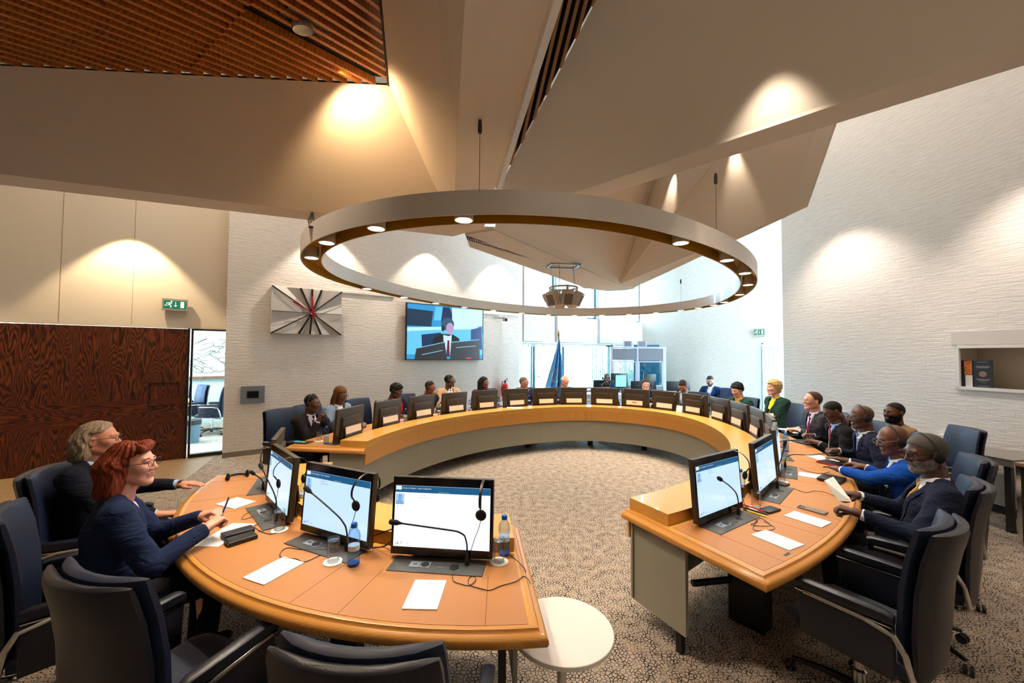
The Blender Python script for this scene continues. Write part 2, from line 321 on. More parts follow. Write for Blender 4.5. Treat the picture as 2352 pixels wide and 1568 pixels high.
# left side closing walls, behind the camera
struct(wall('wall_behind', (-12, -3.2), 90, 20, 0, 6, OFFW, .12, side=-1)); struct(wall('wall_far_left', (-11.2, -3.2), 0, 6.5, 0, 6, OFFW, .12))
# right brick wall
RAZ = 170.; RP = np.array([5.68, 4.65]); RDv = np.array([math.sin(math.radians(RAZ)), math.cos(math.radians(RAZ))]); RC = RP-RDv*2.92
nA = onv(2196, 797, RP, RAZ); nB = onv(2203, 889, RP, RAZ); x0 = float((nA[:2]-RC)@RDv)
NZ0, NZ1 = 1.425, 1.935
struct(wall('wall_right', RC, RAZ, 11.2, 0, 6, BRICK, .45, holes=[(x0, x0+1.7, NZ0, NZ1)]))
struct(wall('baseboard_right', RC, RAZ, 11.2, 0, .09, mat('dark_skirting', '#2a2622', .5), .014, side=-1))
nr = empty('trim_2', (*(RC+RDv*x0), 0), math.radians(90-RAZ)); struct(nr); NP = mat('niche_paint', '#d9cdbd', .55)
mb = MB(); mb.box((.85, .34, (NZ0+NZ1)/2), (1.7, .02, NZ1-NZ0)); mb.box((.005, .17, (NZ0+NZ1)/2), (.012, .34, NZ1-NZ0)); mb.box((.85, .17, NZ0+.006), (1.7, .34, .012)); mb.box((.85, .17, NZ1-.006), (1.7, .34, .012)); mb.build('niche_lining', NP, nr)
mb = MB(); mb.box((.02, -.01, (NZ0+NZ1)/2), (.035, .03, NZ1-NZ0+.03)); mb.box((.85, -.01, NZ0), (1.7, .03, .035)); mb.box((.85, -.01, NZ1), (1.7, .03, .035)); mb.build('niche_frame', WHITE, nr)
mb = MB(); mb.box((.85, -.004, NZ1+.11), (1.78, .012, .16)); mb.build('lintel', mat('lintel_paint', '#d6cfc8', .6), nr)
# back: bay with windows, brick wall, blind-covered window by the right wall
BA = np.array([.165, 10.54]); B1 = np.array([.2, 11.3]); B2 = np.array([4.66, 14.1])
BAZ = math.degrees(math.atan2(*(B2-B1))); BD = (B2-B1)/np.linalg.norm(B2-B1); BN = np.array([BD[1], -BD[0]]); BL = float(np.linalg.norm(B2-B1))
struct(wall('wall_bay_return', BA-LD*.02-LN*.33, math.degrees(math.atan2(*(B1-BA+LN*.33))), float(np.linalg.norm(B1-BA+LN*.33))+.1, 0, 6, OFFW, .1, side=-1))
def bx(px, py=785): return float((onv(px, py, B1, BAZ)[:2]-B1)@BD)
slits = [(bx(1190, 650), bx(1199, 650)), (bx(1247, 650), bx(1275, 650)), (bx(1343, 700), bx(1372, 700)), (bx(1456, 700), bx(1476, 700))]
holes = [(0.0, bx(1470), .72, 2.17)]+[(a, b, 2.98, 5.6) for a, b in slits]
WB = mat('bay_panel', '#dfe2e2', .5)
struct(wall('wall_back', B1, BAZ, BL, 0, 6, WB, .25, holes=holes))
# stepped panels between the slit windows
for k, (a, b) in enumerate([(bx(1199), bx(1247)), (bx(1276), bx(1343)), (bx(1373), bx(1456))]):
    mb = MB(); mb.box(((a+b)/2, -.05, 4.1), ((b-a), .1, 3.8)); struct(mb.build('trim_3', WB, loc=(B1[0], B1[1], 0), rz=math.radians(90-BAZ)))
TEAL = mat('teal_window_frame', '#1e4f63', .4)
for k, (a, b) in enumerate(slits):
    w = empty('window_%d' % (k+1), (B1[0], B1[1], 0), math.radians(90-BAZ)); struct(w)
    mb = MB(); mb.box((b-.02, .12, 4.3), (.03, .05, 2.64)); mb.box(((a+b)/2, .12, 3.0), (b-a, .05, .05)); mb.build('window_frame', TEAL, w)
    mb = MB(); mb.box(((a+b)/2, .13, 4.3), (b-a, .006, 2.62)); mb.build('window_glass', GLASSW, w)
w = empty('window_5', (B1[0], B1[1], 0), math.radians(90-BAZ)); struct(w)
mb = MB()
for px, ww in ((1191, .05), (1226, .09), (1231, .05), (1297, .07), (1402, .05)): mb.box((bx(px), .1, 1.45), (ww, .06, 1.45))
mb.box((bx(1330), .1, .74), (bx(1470), .06, .05)); mb.box((bx(1330), .1, 2.15), (bx(1470), .06, .05)); mb.build('window_frame', TEAL, w)
mb = MB(); mb.box((bx(1470)/2, .12, 1.45), (bx(1470), .006, 1.43)); mb.build('window_glass', GLASSW, w)
mb = MB(); mb.box((bx(1440)/2, -.06, .71), (bx(1470), .3, .03)); mb.build('window_sill', WHITE, w)
def blind(n, p0, az, x0, x1, z0, z1, label, gap=.0, dens=.09, ang=75):
    t = empty('vertical_blind', (p0[0], p0[1], 0), math.radians(90-az), label, 'window blind')
    mb = MB(); mb.box(((x0+x1)/2, -.05, z1+.03), (x1-x0, .05, .04)); mb.build('head_rail', WHITE, t)
    sl = MB(); k = max(2, int((x1-x0)/dens))
    for i in range(k):
        M = Matrix.Rotation(math.radians(ang), 3, 'Z'); sl.box((x0+(i+.5)*(x1-x0)/k, -.05, (z0+z1)/2), (.085, .002, z1-z0), M)
    sl.build('slats', mat('blind_fabric', '#cfdedd', .8, trans=0), t); return t
blind(0, B1, BAZ, bx(1357), bx(1400), .75, 2.13, 'closed pale vertical blind at the right of the wide back window beside the grey booths', dens=.08, ang=25)
blind(1, B1, BAZ, bx(1402), bx(1470), .75, 2.13, 'closed pale vertical blind seen through the interpreter booth glass', dens=.08, ang=25)
t = empty('vertical_blind', (B1[0], B1[1], 0), math.radians(90-BAZ), 'opened white vertical blind under the head rail of the wide back window', 'window blind')
mb = MB(); mb.box((bx(1357)/2, -.05, 2.16), (bx(1357), .05, .04)); mb.build('head_rail', WHITE, t)
mb = MB()
for i in range(44): mb.box((.05+i*(bx(1357)-.05)/44, -.05, 2.09), (.045, .01, .09))
mb.build('slat_holders', mat('blind_carrier', '#c9d4d2', .6), t)
for k, px in enumerate((1212, 1221)):
    mb = MB(); mb.box((bx(px), -.05, 1.45), (.05, .004, 1.3), Matrix.Rotation(1.2, 3, 'Z')); mb.build('slats', mat('blind_fabric', '#cfdedd', .8), t)
KAZ = math.degrees(math.atan2(6.353-4.66, 10.29-14.1)); KD = np.array([math.sin(math.radians(KAZ)), math.cos(math.radians(KAZ))]); KN = np.array([KD[1], -KD[0]])
def kx(px, py=785): return float((onv(px, py, B2, KAZ)[:2]-B2)@KD)
struct(wall('wall_back_right', B2, KAZ, kx(1735), 0, 6, BRICK, .3))
KL = kx(1735)
struct(wall('wall_back_panel', B2+KD*KL, KAZ, 3.2, 0, 6, WHITE, .2, holes=[(.12, 1.6, .05, 2.14)]))
w = empty('window_6', (*(B2+KD*KL), 0), math.radians(90-KAZ)); struct(w)
mb = MB()
for x in (.14, .86, 1.58): mb.box((x, .08, 1.1), (.05, .06, 2.1))
mb.build('window_frame', TEAL, w); mb = MB(); mb.box((.86, .1, 1.1), (1.5, .006, 2.08)); mb.build('window_glass', GLASSW, w)
blind(2, B2+KD*KL, KAZ, .2, 1.6, .1, 2.06, 'white vertical blind over the bright window behind the blonde woman', dens=.1, ang=60)
# bright ground and foliage outside
mb = MB(); mb.add([(-12, 14.6, -.4), (6, 15, -.4), (16, 9, -.4), (30, 9, -.4), (30, 60, -.4), (-30, 60, -.4)], [(0, 1, 2, 3, 4, 5)]); struct(mb.build('ground_outside', mat('pale_lawn', '#5f7f66', .9)))
LEAF = mat('leaves', '#1f5550', .8)
for k, (x, y, h) in enumerate(((0.3, 17.5, 6.5), (2.6, 20, 7), (5.4, 19, 7.5), (8.6, 21, 7))):
    t = empty('garden_tree', (x, y, -.4), 0, ['slender pale tree outside the leftmost pane of the back window', 'pale leafy tree outside the back window behind the blue flag', 'pale leafy tree outside the back window right of the bald man', 'pale tree outside beyond the interpreter booths'][k], 'tree', 'trees outside the back window')
    mb = MB(); mb.tube([(0, 0, 0), (.05, 0, h*.5), (-.05, .05, h*.8)], [.11, .08, .04]); mb.build('trunk', mat('bark', '#8a9a98', .9), t)
    mb = MB(); R = random.Random(k)
    for i in range(1000):
        a = R.uniform(0, 6.28); rr = R.uniform(.2, 1.4); z = R.uniform(1.0, h); q = R.uniform(.03, .085)
        M = Matrix.Rotation(R.uniform(0, 6), 3, 'Z') @ Matrix.Rotation(R.uniform(0, 3), 3, 'X'); mb.box((rr*math.cos(a), rr*math.sin(a), z), (q, q*.6, .01), M)
    mb.build('foliage', LEAF, t)
    if k > 1: pass
area('bay_portal', (*(B1+BD*1.6-BN*.2), 1.45), (*(B1+BD*1.6+BN*4), 1.45), 1, 3.4, 1.5, portal=True)
area('slit_portal', (*(B1+BD*2.6-BN*.3), 4.3), (*(B1+BD*2.6+BN*4), 4.3), 1, 5.2, 2.7, portal=True)
area('door_portal', (*(B2+KD*(KL+.9)-KN*.3), 1.1), (*(B2+KD*(KL+.9)+KN*4), 1.1), 1, 1.6, 2.1, portal=True)
# ------------------------------------------------------------------ ceiling: folded white coffers around a hub
U = 3.1
mb = MB(); mb.box((-2, 5.5, 6.1), (22, 20, .2)); struct(mb.build('ceiling_upper', PLASTER))
def A_(px, py, z=U): return at(px, py, z)
def face(name, pts, m=None, th=.02): mb = MB(); mb.slab(pts, th); return struct(mb.build(name, m or PLASTER))
def ext(a, b, k): a = np.array(a); b = np.array(b); return b+(b-a)*k
L1a, L1b = A_(0, 399), A_(1042, 525); L2a, L2b = A_(0, 424), A_(1041, 543)
L1x, L2x = ext(L1b, L1a, .9), ext(L2b, L2a, .9)
BCa, BCx = A_(1048, 345), ext(A_(1048, 345), A_(1068, 0), 2.6)
CDb, CDx = A_(1138, 430), ext(A_(1138, 430), A_(1262, 0), 2.2)
hub = A_(1135.7, 525)
CDh = ext(A_(1262, 0), CDb, .62)
def up(pts, dz=.0): return [np.array(p)+[0, 0, dz] for p in pts]
face('ceiling_beam_left', [L1x, L1b, L2b, L2x])
face('ceiling_beam_middle', [L1b, BCa, BCx, CDx, CDb, CDh, hub, A_(1068, 535), L2b])
J2b = A_(1424, 652); Jt = [A_(1457, 660), A_(1435, 664), A_(1396, 666), A_(1340, 659)]
g0, g1 = A_(1068, 535), A_(1258, 605); J1a = A_(1079, 567)
face('ceiling_beam_back', [hub, J2b, *Jt, A_(1258, 605)+np.array([.004, 0, 0]), g0])
gs = A_(1073, 551)
face('ceiling_beam_back_lip', [gs, g1, Jt[3], J1a])
# coffer over the left of the room
S0 = at(893, 197, 4.15); SA = onpl(0, 152, L1a, L1b, S0); SB = onpl(875, 0, BCa, BCx, S0)
SAx, SBx = ext(S0, SA, .8), ext(S0, SB, 2.6)
face('ceiling_slope_left', [L1x, L1b, S0, SAx]); face('ceiling_slope_middle', [L1b, BCa, BCx, SBx, S0])
def slats(name, quad, org, ddir, pitch, w, h, m, label_kind=None, phase=0., clipline=None, side=1, back=True, lift=.09):
    """slatted ceiling panel: parallel battens clipped to a planar polygon, a dark board above them"""
    Q = [np.array(q, float) for q in quad]; n = np.cross(Q[1]-Q[0], Q[2]-Q[0]); n /= np.linalg.norm(n); n = n if n[2] > 0 else -n
    d = np.array(ddir, float); d -= n*(d@n); d /= np.linalg.norm(d); e = np.cross(n, d); O = np.array(org, float)
    P = [((q-O)@d, (q-O)@e) for q in Q]; mb = MB(); lo, hi = min(p[1] for p in P), max(p[1] for p in P); k = int(lo/pitch)-1
    while k*pitch < hi:
        y = k*pitch+phase; k += 1; xs = []
        for i in range(len(P)):
            (x1, y1), (x2, y2) = P[i], P[(i+1) % len(P)]
            if (y1-y)*(y2-y) < 0: xs.append(x1+(x2-x1)*(y-y1)/(y2-y1))
        if len(xs) < 2: continue
        a, b = min(xs), max(xs)
        if clipline is not None:
            (cx, cy), (ux, uy) = clipline     # cut at a straight joint
            tt = (y-cy)/uy; xc = cx+ux*tt
            if side > 0: a = max(a, xc)
            else: b = min(b, xc)
        if b-a < .02: continue
        c = O+d*((a+b)/2)+e*y+n*(h/2); R = Matrix((d, e, n)).transposed(); mb.box(c, (b-a, w, h), R)
    o = struct(mb.build(name, m))
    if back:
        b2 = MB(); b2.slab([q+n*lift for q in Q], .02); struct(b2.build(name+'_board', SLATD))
    return o
sd = at(888, 194, S0[2])-at(576, 30, S0[2])
quad = [SAx, S0, SBx, ext(SAx, SBx, 0)+np.array([0, 0, 0])]
quad = [SAx, S0, SBx, SBx+(SAx-S0)]
_n = np.cross(quad[1]-quad[0], quad[2]-quad[0]); _n /= np.linalg.norm(_n); _n = _n if _n[2] > 0 else -_n
_d = onpl(888, 194, *quad[:3])-onpl(576, 30, *quad[:3]); _d /= np.linalg.norm(_d); _e = np.cross(_n, _d)
ja, jb = onpl(430, 165, *quad[:3]), onpl(585, 0, *quad[:3]); f2 = lambda q: ((q-S0)@_d, (q-S0)@_e)
cl = (f2(ja), (f2(jb)[0]-f2(ja)[0], f2(jb)[1]-f2(ja)[1]))
slats('ceiling_slats_left', quad, S0, _d, .082, .028, .06, SLATW, clipline=cl, side=1)
slats('ceiling_slats_left_end', quad, S0, _d, .082, .028, .06, SLATW, phase=.02, clipline=cl, side=-1, back=False)
dk = mat('ceiling_edge_gap', '#0d0a08', .9); mb = MB(); mb.tube([SAx, S0+np.array([0, 0, .01])], .012, 4); mb.tube([S0, SBx], .014, 4); struct(mb.build('trim_4', dk))
# coffer over the right of the room
G1a, G1b = A_(2352, 85), A_(1310, 440); G1x = ext(G1b, G1a, .9); G2a, G2b = A_(2352, 140), A_(1380, 445); G2x = ext(G2b, G2a, .9)
G1h = ext(G1a, G1b, .30); G2h = ext(G2a, G2b, .42)
face('ceiling_beam_right', [G1x, G1a, G1b, G1h, G2h, G2b, G2a, G2x])
E0 = at(1370, 0, 4.25); E1 = onpl(1150, 425, G1a, G1b, E0); E0x = ext(E1, E0, 2.2)
Fr = G1x+(E0x-E1)*.9
face('ceiling_slope_right', [G1x, G1h, E1, E0, E0x, Fr])
D2a, D2b = at(1283, 0, U+.03), at(1148, 430, U+.03)
face('ceiling_lip_right', [CDx, CDb, D2b, ext(D2b, D2a, 2.2)], WHITE)
E1b = E1+(E0-E1)*.06; Eq = [E1b, E0x, E0x+np.array([-1.1, 0, -.02]), E1b+np.array([-.10, 0, -.02])]
_d2 = np.array(CDx)-np.array(CDb)
slats('ceiling_slats_right', Eq, E1, _d2, .055, .024, .05, mat('slat_wood_pale', '#a9825c', .5))
# coffer beyond the ring
Hc = at(1855, 475, U); H1 = A_(1457, 660); T = at(1514, 380, 4.5)
Hr = onpl(1925, 275, H1, Hc, T); Hrx = ext(Hc, Hr, 1.6)
face('ceiling_slope_far_right', [Hc, Hrx, T, J2b, H1])
face('ceiling_slope_far_left', [J2b, T, hub+np.array([.35, -.35, 1.2]), hub])
# downlights inside the coffers that graze the slopes
spot('coffer_downlight', tuple(S0+np.array([-.28, -.30, -.10])), tuple(L1b+np.array([-.12, -.16, -.2])), 19, 150, .4, '#ffcf94', .08)
for px, py, a_, b_ in ((1780, 95, 34, 66),):
    p = onpl(px, py, G1a, G1b, E0); q = onpl(px-10, py+140, G1a, G1b, E0); spot('coffer_downlight', (p[0]-.13, p[1]-.16, p[2]-.02), (q[0], q[1], q[2]-.3), a_*.35, b_, .9, '#ffe9cc', .03)
for px, py in ((1700, 330), (1560, 390)):
    p = onpl(px, py, H1, Hc, T); q = onpl(px, py+120, H1, Hc, T); spot('coffer_downlight', (p[0]-.18, p[1]-.1, p[2]-.03), (q[0], q[1], q[2]-.4), 9, 60, .8, '#ffe4c4', .03)
# grille slots along the back beam
mb = MB(); gd = (g1-g0)/np.linalg.norm(g1-g0); w0 = gs-g0
for i in range(44):
    f = i/44; p = g0+(g1-g0)*f; ww = w0*(1-f*.8); q = p+ww
    mb.slab([p, p+gd*.018, q+gd*.018, q], .03)
struct(mb.build('trim_5', mat('grille_wood', '#6b4426', .6)))
mb = MB(); mb.slab([g0+[0, 0, .03], g1+[0, 0, .03], g1+w0*.2+[0, 0, .03], gs+[0, 0, .03]], .01); struct(mb.build('trim_6', SLATD))
# ------------------------------------------------------------------ ring lamp
ring = empty('ring_lamp', (RNG[0], RNG[1], 0), 0, 'large oval white ring lamp with brass lining hung over the table', 'ceiling lamp')
ring.location = (0, 0, 0)
RO, RI, RZ0, RZ1 = 1.8726, 1.7124, 2.5817, 2.722
mb = MB(); sweep(mb, [(RO, RZ0), (RO, RZ1), (RO-.006, RZ1), (RO-.006, RZ0)], -180, 180, RNG, 2, True); mb.build('outer_band', mat('ring_enamel', '#efedea', .32, coat=.2), ring, True)
mb = MB(); sweep(mb, [(RI, RZ0), (RI+.006, RZ0), (RI+.006, RZ1), (RI, RZ1)], -180, 180, RNG, 2, True); mb.build('inner_band', MATS['ring_enamel'], ring, True)
mb = MB(); sweep(mb, [(RI+.007, RZ0+.001), (RI+.009, RZ0+.001), (RI+.009, RZ1-.055), (RO-.009, RZ1-.055), (RO-.009, RZ0+.001), (RO-.007, RZ0+.001), (RO-.007, RZ1-.045), (RI+.007, RZ1-.045)], -180, 180, RNG, 2, True)
mb.build('brass_channel', BRASS, ring, True)
LENS = m_emit('warm_lens', '#fff0d2', 14.)
mb = MB(); mb.lathe([(.0, .09), (.056, .09), (.056, .0), (.05, -.003), (.046, .002), (.046, .01)], 28); spm = mb.mesh('spotlight', WHITE, True)
mb = MB(); mb.lathe([(.001, .002), (.034, .002), (.034, .006), (.001, .006)], 24); lem = mb.mesh('lens', LENS, True)
for i, ps in enumerate(RINGPSI):
    p, n = ov(ps, 1.79, RNG); o = bpy.data.objects.new('spotlight', spm); COL.objects.link(o); o.parent = ring; o.location = (p[0], p[1], 2.581)
    q = bpy.data.objects.new('lens', lem); COL.objects.link(q); q.parent = o
for (px, py), (qx, qy) in (((1103, 345), (1101, 430)), ((1635, 350), (1645, 519)), ((1564, 612), (1564, 692))):
    b = at(qx, qy, 2.722); d = ray(px, py); zt = U-.0; mb = MB(); mb.tube([(b[0], b[1], 2.70), (b[0], b[1], zt)], .0016, 6); mb.build('suspension_cable', mat('steel_cable', '#4b4640', .4, .6), ring)
    mb = MB(); mb.lathe([(.009, 0), (.012, .01), (.012, .05), (.008, .075)], 14, (b[0], b[1], zt-.075)); mb.build('cable_fitting', MATS['steel_cable'], ring, True)
b = at(712, 508, 2.722); mb = MB()
for k in range(3): e9 = at(716+k, 489, U); mb.tube([(b[0]+.01*k, b[1], 2.68), tuple((np.array([b[0], b[1], 2.68])+e9)/2+[.02*(k-1), 0, -.01]), tuple(e9)], .007, 6)
mb.build('power_cable', BLKP, ring, True)
# ------------------------------------------------------------------ conference table
def shift(ps, r, o, sgn):                       # point at the end line of a table, moved out by o along the tangent
    p, n = ov(ps, r); t = np.array([-n[1], n[0]])*sgn; return p+t*o
def table(name, a, b, label, e0, e1, panels, legs, seams, fascia_joints):
    t = empty(name, (0, 0, 0), 0, label, 'conference table', 'oval conference table'); rO, rI, zt = 2.41, 1.504, .744
    mb = MB(); sweep(mb, [(rO, zt), (rO, .69), (rI+.02, .69), (rI+.02, zt)], a, b); mb.build('tabletop', OAKTOP, t, True)
    mb = MB(); sweep(mb, [(rO-.004, zt+.0015), (rO-.004, zt-.002), (1.86, zt-.002), (1.86, zt+.0015)], a+.35, b-.35); mb.build('leather_inlay', LEATHER, t, True)
    for ps in seams:
        p, n = ov(ps, 2.405); q, _ = ov(ps, 2.06); w = np.array([-n[1], n[0]])*.0013; mb = MB()
        mb.slab([(*(p-w), zt+.0016), (*(p+w), zt+.0016), (*(q+w), zt+.0016), (*(q-w), zt+.0016)], .0004); mb.build('inlay_seam', mat('seam_line', '#6e4521', .7), t)  # thin dark brown line along the leather seam
    prof = [(0, zt), (.012, zt+.003), (.02, zt+.001), (.024, zt-.008), (.03, zt-.012), (.044, zt-.015), (.054, zt-.026), (.056, zt-.04), (.05, zt-.054), (.03, zt-.06), (-.03, zt-.06)]
    rows = []
    def add(fn): rows.append([(*fn(o), z) for o, z in prof])
    if e0:
        for r in (rI+.0, rI+.3, rO-.1): add(lambda o, r=r: shift(a, r, o, -1))
        add(lambda o: shift(a, rO+o, o, -1))
    for ps in arc(a, b, 2.):
        add(lambda o, ps=ps: ov(ps, rO+o)[0])
    if e1:
        add(lambda o: shift(b, rO+o, o, 1))
        for r in (rO-.1, rI+.3, rI+.0): add(lambda o, r=r: shift(b, r, o, 1))
    mb = MB(); mb.grid(rows, closed=True, caps=True); mb.build('edge_moulding', OAK, t, True)
    mb = MB(); sweep(mb, [(1.83, .816), (1.83, zt+.001), (rI, zt+.001), (rI, .816)], a+.3*(e0 > 0), b-.3*(e1 > 0)); mb.build('raised_ledge', OAKTOP, t, False)
    mb = MB(); sweep(mb, [(rI, .7445), (rI, .556), (rI+.018, .556), (rI+.018, .7445)], a, b); mb.build('front_band', OAK, t, True)
    mb = MB(); sweep(mb, [(rI+.03, .70), (rI+.03, .165), (rI+.045, .165), (rI+.045, .70)], a, b); mb.build('modesty_panel', GREY, t, True)
    for ps in fascia_joints:
        mb = MB()
        for rr, z0, z1 in ((rI-.0006, .557, .815), (rI+.0294, .166, .556)):
            p, n = ov(ps, rr); w = np.array([-n[1], n[0]])*.001; mb.slab([(*(p-w), z0), (*(p+w), z0), (*(p+w), z1), (*(p-w), z1)], .0005)
        mb.build('panel_joint', mat('joint_line', '#4b3c27', .7), t)
    for ps, sg in panels:
        p, n = ov(ps, 1.535); q, _ = ov(ps, 1.96); w = np.array([-n[1], n[0]])*.012*sg
        mb = MB(); mb.prism([tuple(p), tuple(q), tuple(q-w*2), tuple(p-w*2)], .15, .69); mb.build('end_panel', GREY, t)
    for ps, r0, r1, w in legs:
        p, n = ov(ps, (r0+r1)/2); mb = MB(); M = Matrix.Rotation(math.atan2(n[1], n[0]), 3, 'Z')
        mb.box((p[0], p[1], .345), (r1-r0, w, .69), M); mb.build('leg', mat('table_steel', '#0d0d0e', .5), t)
    return t
tR = table('conference_table', -117.2, 117.5, 'long far arm of the oval oak conference table sweeping round from the right foreground', 1, 1,
  [(-117.0, -1), (117.2, 1)], [(-107.5, 1.86, 2.08, .14), (-116.3, 1.86, 1.90, .035), (60.4, 1.92, 1.97, .1), (27.7, 1.9, 1.95, .1), (-3.5, 1.9, 1.95, .1), (-62, 1.86, 2.08, .12), (-85, 1.86, 2.08, .12), (100, 1.86, 2.08, .12), (112, 1.6, 2.0, .06)],
  [-114.6, -108.2, -103.7, -97.3, -93.4, -86.7, -83, -77], [32, 88, 78.5, 60, -20, 100])
mb = MB()
for ps in (-112,): 
    p, n = ov(ps, 1.75); q, m_ = ov(-107.5, 1.9); mb.tube([(*p, .26), (*q, .26)], .022, 8)
mb.build('cross_bar', MATS['table_steel'], tR)
mb = MB(); p, n = ov(-113.4, 2.375); mb.box((p[0], p[1], .7462), (.014, .055, .001), Matrix.Rotation(math.atan2(n[1], n[0])+.05, 3, 'Z')); mb.build('finger_slot', BLACK, tR)
tL = table('conference_table', 138.5, 221.1, 'short left foreground arm of the oval oak conference table with tan leather top', 1, 1,
  [(221.0, 1), (138.8, -1)], [(196.4, 2.02, 2.08, .16), (218.8, 1.86, 1.92, .04), (160, 1.86, 2.0, .12)],
  [142.8, 154, 162.7, 175.7, 196.4, 202.2, 216.7], [170, 200])
# ------------------------------------------------------------------ station furniture prototypes (local +y looks to the middle of the oval, origin on the table top)
def station(psi, r=1.935, z=.7457): p, n = ov(psi, r); return (p[0], p[1], z), face_in(n)
NEWG = {}
def proto(name, label, cat, group): return empty(name, (0, 0, -50), 0, label, cat, group)
TILT = math.radians(4.5)
SCR = NT('screen_light'); SCR.b.inputs['Base Color'].default_value = (.01, .01, .01, 1); SCR.b.inputs['Roughness'].default_value = .15
_sx = SCR.n('ShaderNodeSeparateXYZ'); SCR.l(SCR.coord(), _sx.inputs[0])
_c = SCR.ramp(_sx.outputs[2], [(0, srgb('#8fc0ea')), (.05, srgb('#bfe0fa')), (.1, srgb('#c4e2fb')), (1, srgb('#c4e2fb'))])
SCR.l(_c, SCR.b.inputs['Emission Color']); SCR.b.inputs['Emission Strength'].default_value = .42; MATS['scr'] = SCR.m
def txt(body, size, name='txt'):
    c = bpy.data.curves.new(name, 'FONT'); c.body = body; c.size = size; c.resolution_u = 2; o = bpy.data.objects.new(name, c); COL.objects.link(o)
    dg = bpy.context.evaluated_depsgraph_get(); me = bpy.data.meshes.new_from_object(o.evaluated_get(dg)); bpy.data.objects.remove(o); return me
def txt_mb(mb, body, size, x, z, y, mirror=False, M=None):
    me = txt(body, size); vs = [(x+v.co.x*(-1 if mirror else 1), y, z+v.co.y) for v in me.vertices]; mb.add(vs, [tuple(p.vertices) for p in me.polygons]); bpy.data.meshes.remove(me)
def build_monitor(front):
    t = proto('desk_monitor', 'x', 'monitor', 'desk monitors around the oval table')
    R = Matrix.Rotation(-TILT, 4, 'X')
    def put(o): o.matrix_local = Matrix.Translation((0, 0, .02)) @ R; return o
    mb = MB(); mb.box((0, .018, .195), (.535, .034, .39)); put(mb.build('casing', DARK, t, bevel=.003))
    mb = MB(); mb.box((0, .046, .155), (.37, .026, .27)); put(mb.build('rear_box', DARK, t, bevel=.003))
    mb = MB(); mb.box((0, .03, .0), (.30, .06, .02)); mb.build('foot', DARK, t, bevel=.003)
    if front:
        mb = MB(); mb.box((0, -.0005, .195), (.53, .002, .385)); fr = put(mb.build('front_bezel', mat('black_gloss_bezel', '#0b0b0c', .18), t))
        mb = MB(); mb.box((0, -.002, .193), (.505, .001, .305)); sc = put(mb.build('screen', SCR.m, t))
        y = -.0028; W_ = .2525; zt = .345
        mb = MB(); mb.box((0, y, zt-.017), (.505, .0004, .034)); o = put(mb.build('menu_bar', m_emit('menu_blue', '#1d567f', .45) if 'menu_blue' not in MATS else MATS['menu_blue'], t))
        mb = MB(); mb.box((-W_+.018, y-.0004, zt-.012), (.03, .0004, .018)); mb.build('tab', m_emit('tab_white', '#eef6fc', .42) if 'tab_white' not in MATS else MATS['tab_white'], o)
        mb = MB(); yy = y-.0007
        for s, x in (('Discussion', -W_+.038), ('Delegates', -W_+.078), ('Voting', -W_+.118), ('Configuration', -W_+.146)): txt_mb(mb, s, .0085, x, zt-.015, yy)
        mb.build('menu_text', MATS['tab_white'], o)
        mb = MB(); txt_mb(mb, '2025-05-13 11:59', .0075, -.02, zt-.031, yy); mb.build('clock_text', m_emit('clock_green', '#a9d08a', .4) if 'clock_green' not in MATS else MATS['clock_green'], o)
        mb = MB(); txt_mb(mb, 'Home', .0085, -W_+.008, zt-.015, yy-.0003); txt_mb(mb, 'Meeting title', .0075, -.125, zt-.047, yy); txt_mb(mb, 'Meeting description', .0075, -.125, zt-.06, yy)
        txt_mb(mb, 'Mobile name', .0075, -W_+.004, zt-.106, yy); txt_mb(mb, 'Seat 21', .006, -W_+.004, zt-.116, yy)
        txt_mb(mb, 'A', .013, -W_+.008, .05, yy); txt_mb(mb, 'A', .02, -W_+.017, .05, yy); txt_mb(mb, 'FLR', .009, -W_+.07, .052, yy)
        mb.tube([(-W_+.046+.006*math.cos(a), yy, .059+.006*math.sin(a)) for a in [x*.5 for x in range(10)]], .0009, 4)
        put(mb.build('screen_text', mat('ink_navy', '#16324d', .5), t))
        mb = MB(); mb.box((-W_+.026, y, zt-.068), (.046, .0004, .055)); put(mb.build('picture_tile', m_emit('tile_blue', '#a9cfee', .4) if 'tile_blue' not in MATS else MATS['tile_blue'], t))
        mb = MB(); mb.add([(-W_+.026+.012*math.cos(a), yy, zt-.057+.015*math.sin(a)) for a in np.linspace(0, 6.28, 18)[:-1]], [tuple(range(17))])
        mb.add([(-W_+.026+.022*math.cos(a), yy, zt-.095+.024*math.sin(a)) for a in np.linspace(0, 3.14, 12)], [tuple(range(12))]); put(mb.build('silhouette', m_emit('sil_blue', '#7fb0dc', .38) if 'sil_blue' not in MATS else MATS['sil_blue'], t))
        mb = MB(); mb.lathe([(.0, -.002), (.003, -.002), (.003, 0)], 10); o = mb.build('camera_dot', BLACK, t); o.matrix_local = Matrix.Translation((0, 0, .02)) @ R @ Matrix.Translation((0, -.0015, .372)) @ Matrix.Rotation(math.pi/2, 4, 'X')
    return t
MONF, MONB = build_monitor(True), build_monitor(False)
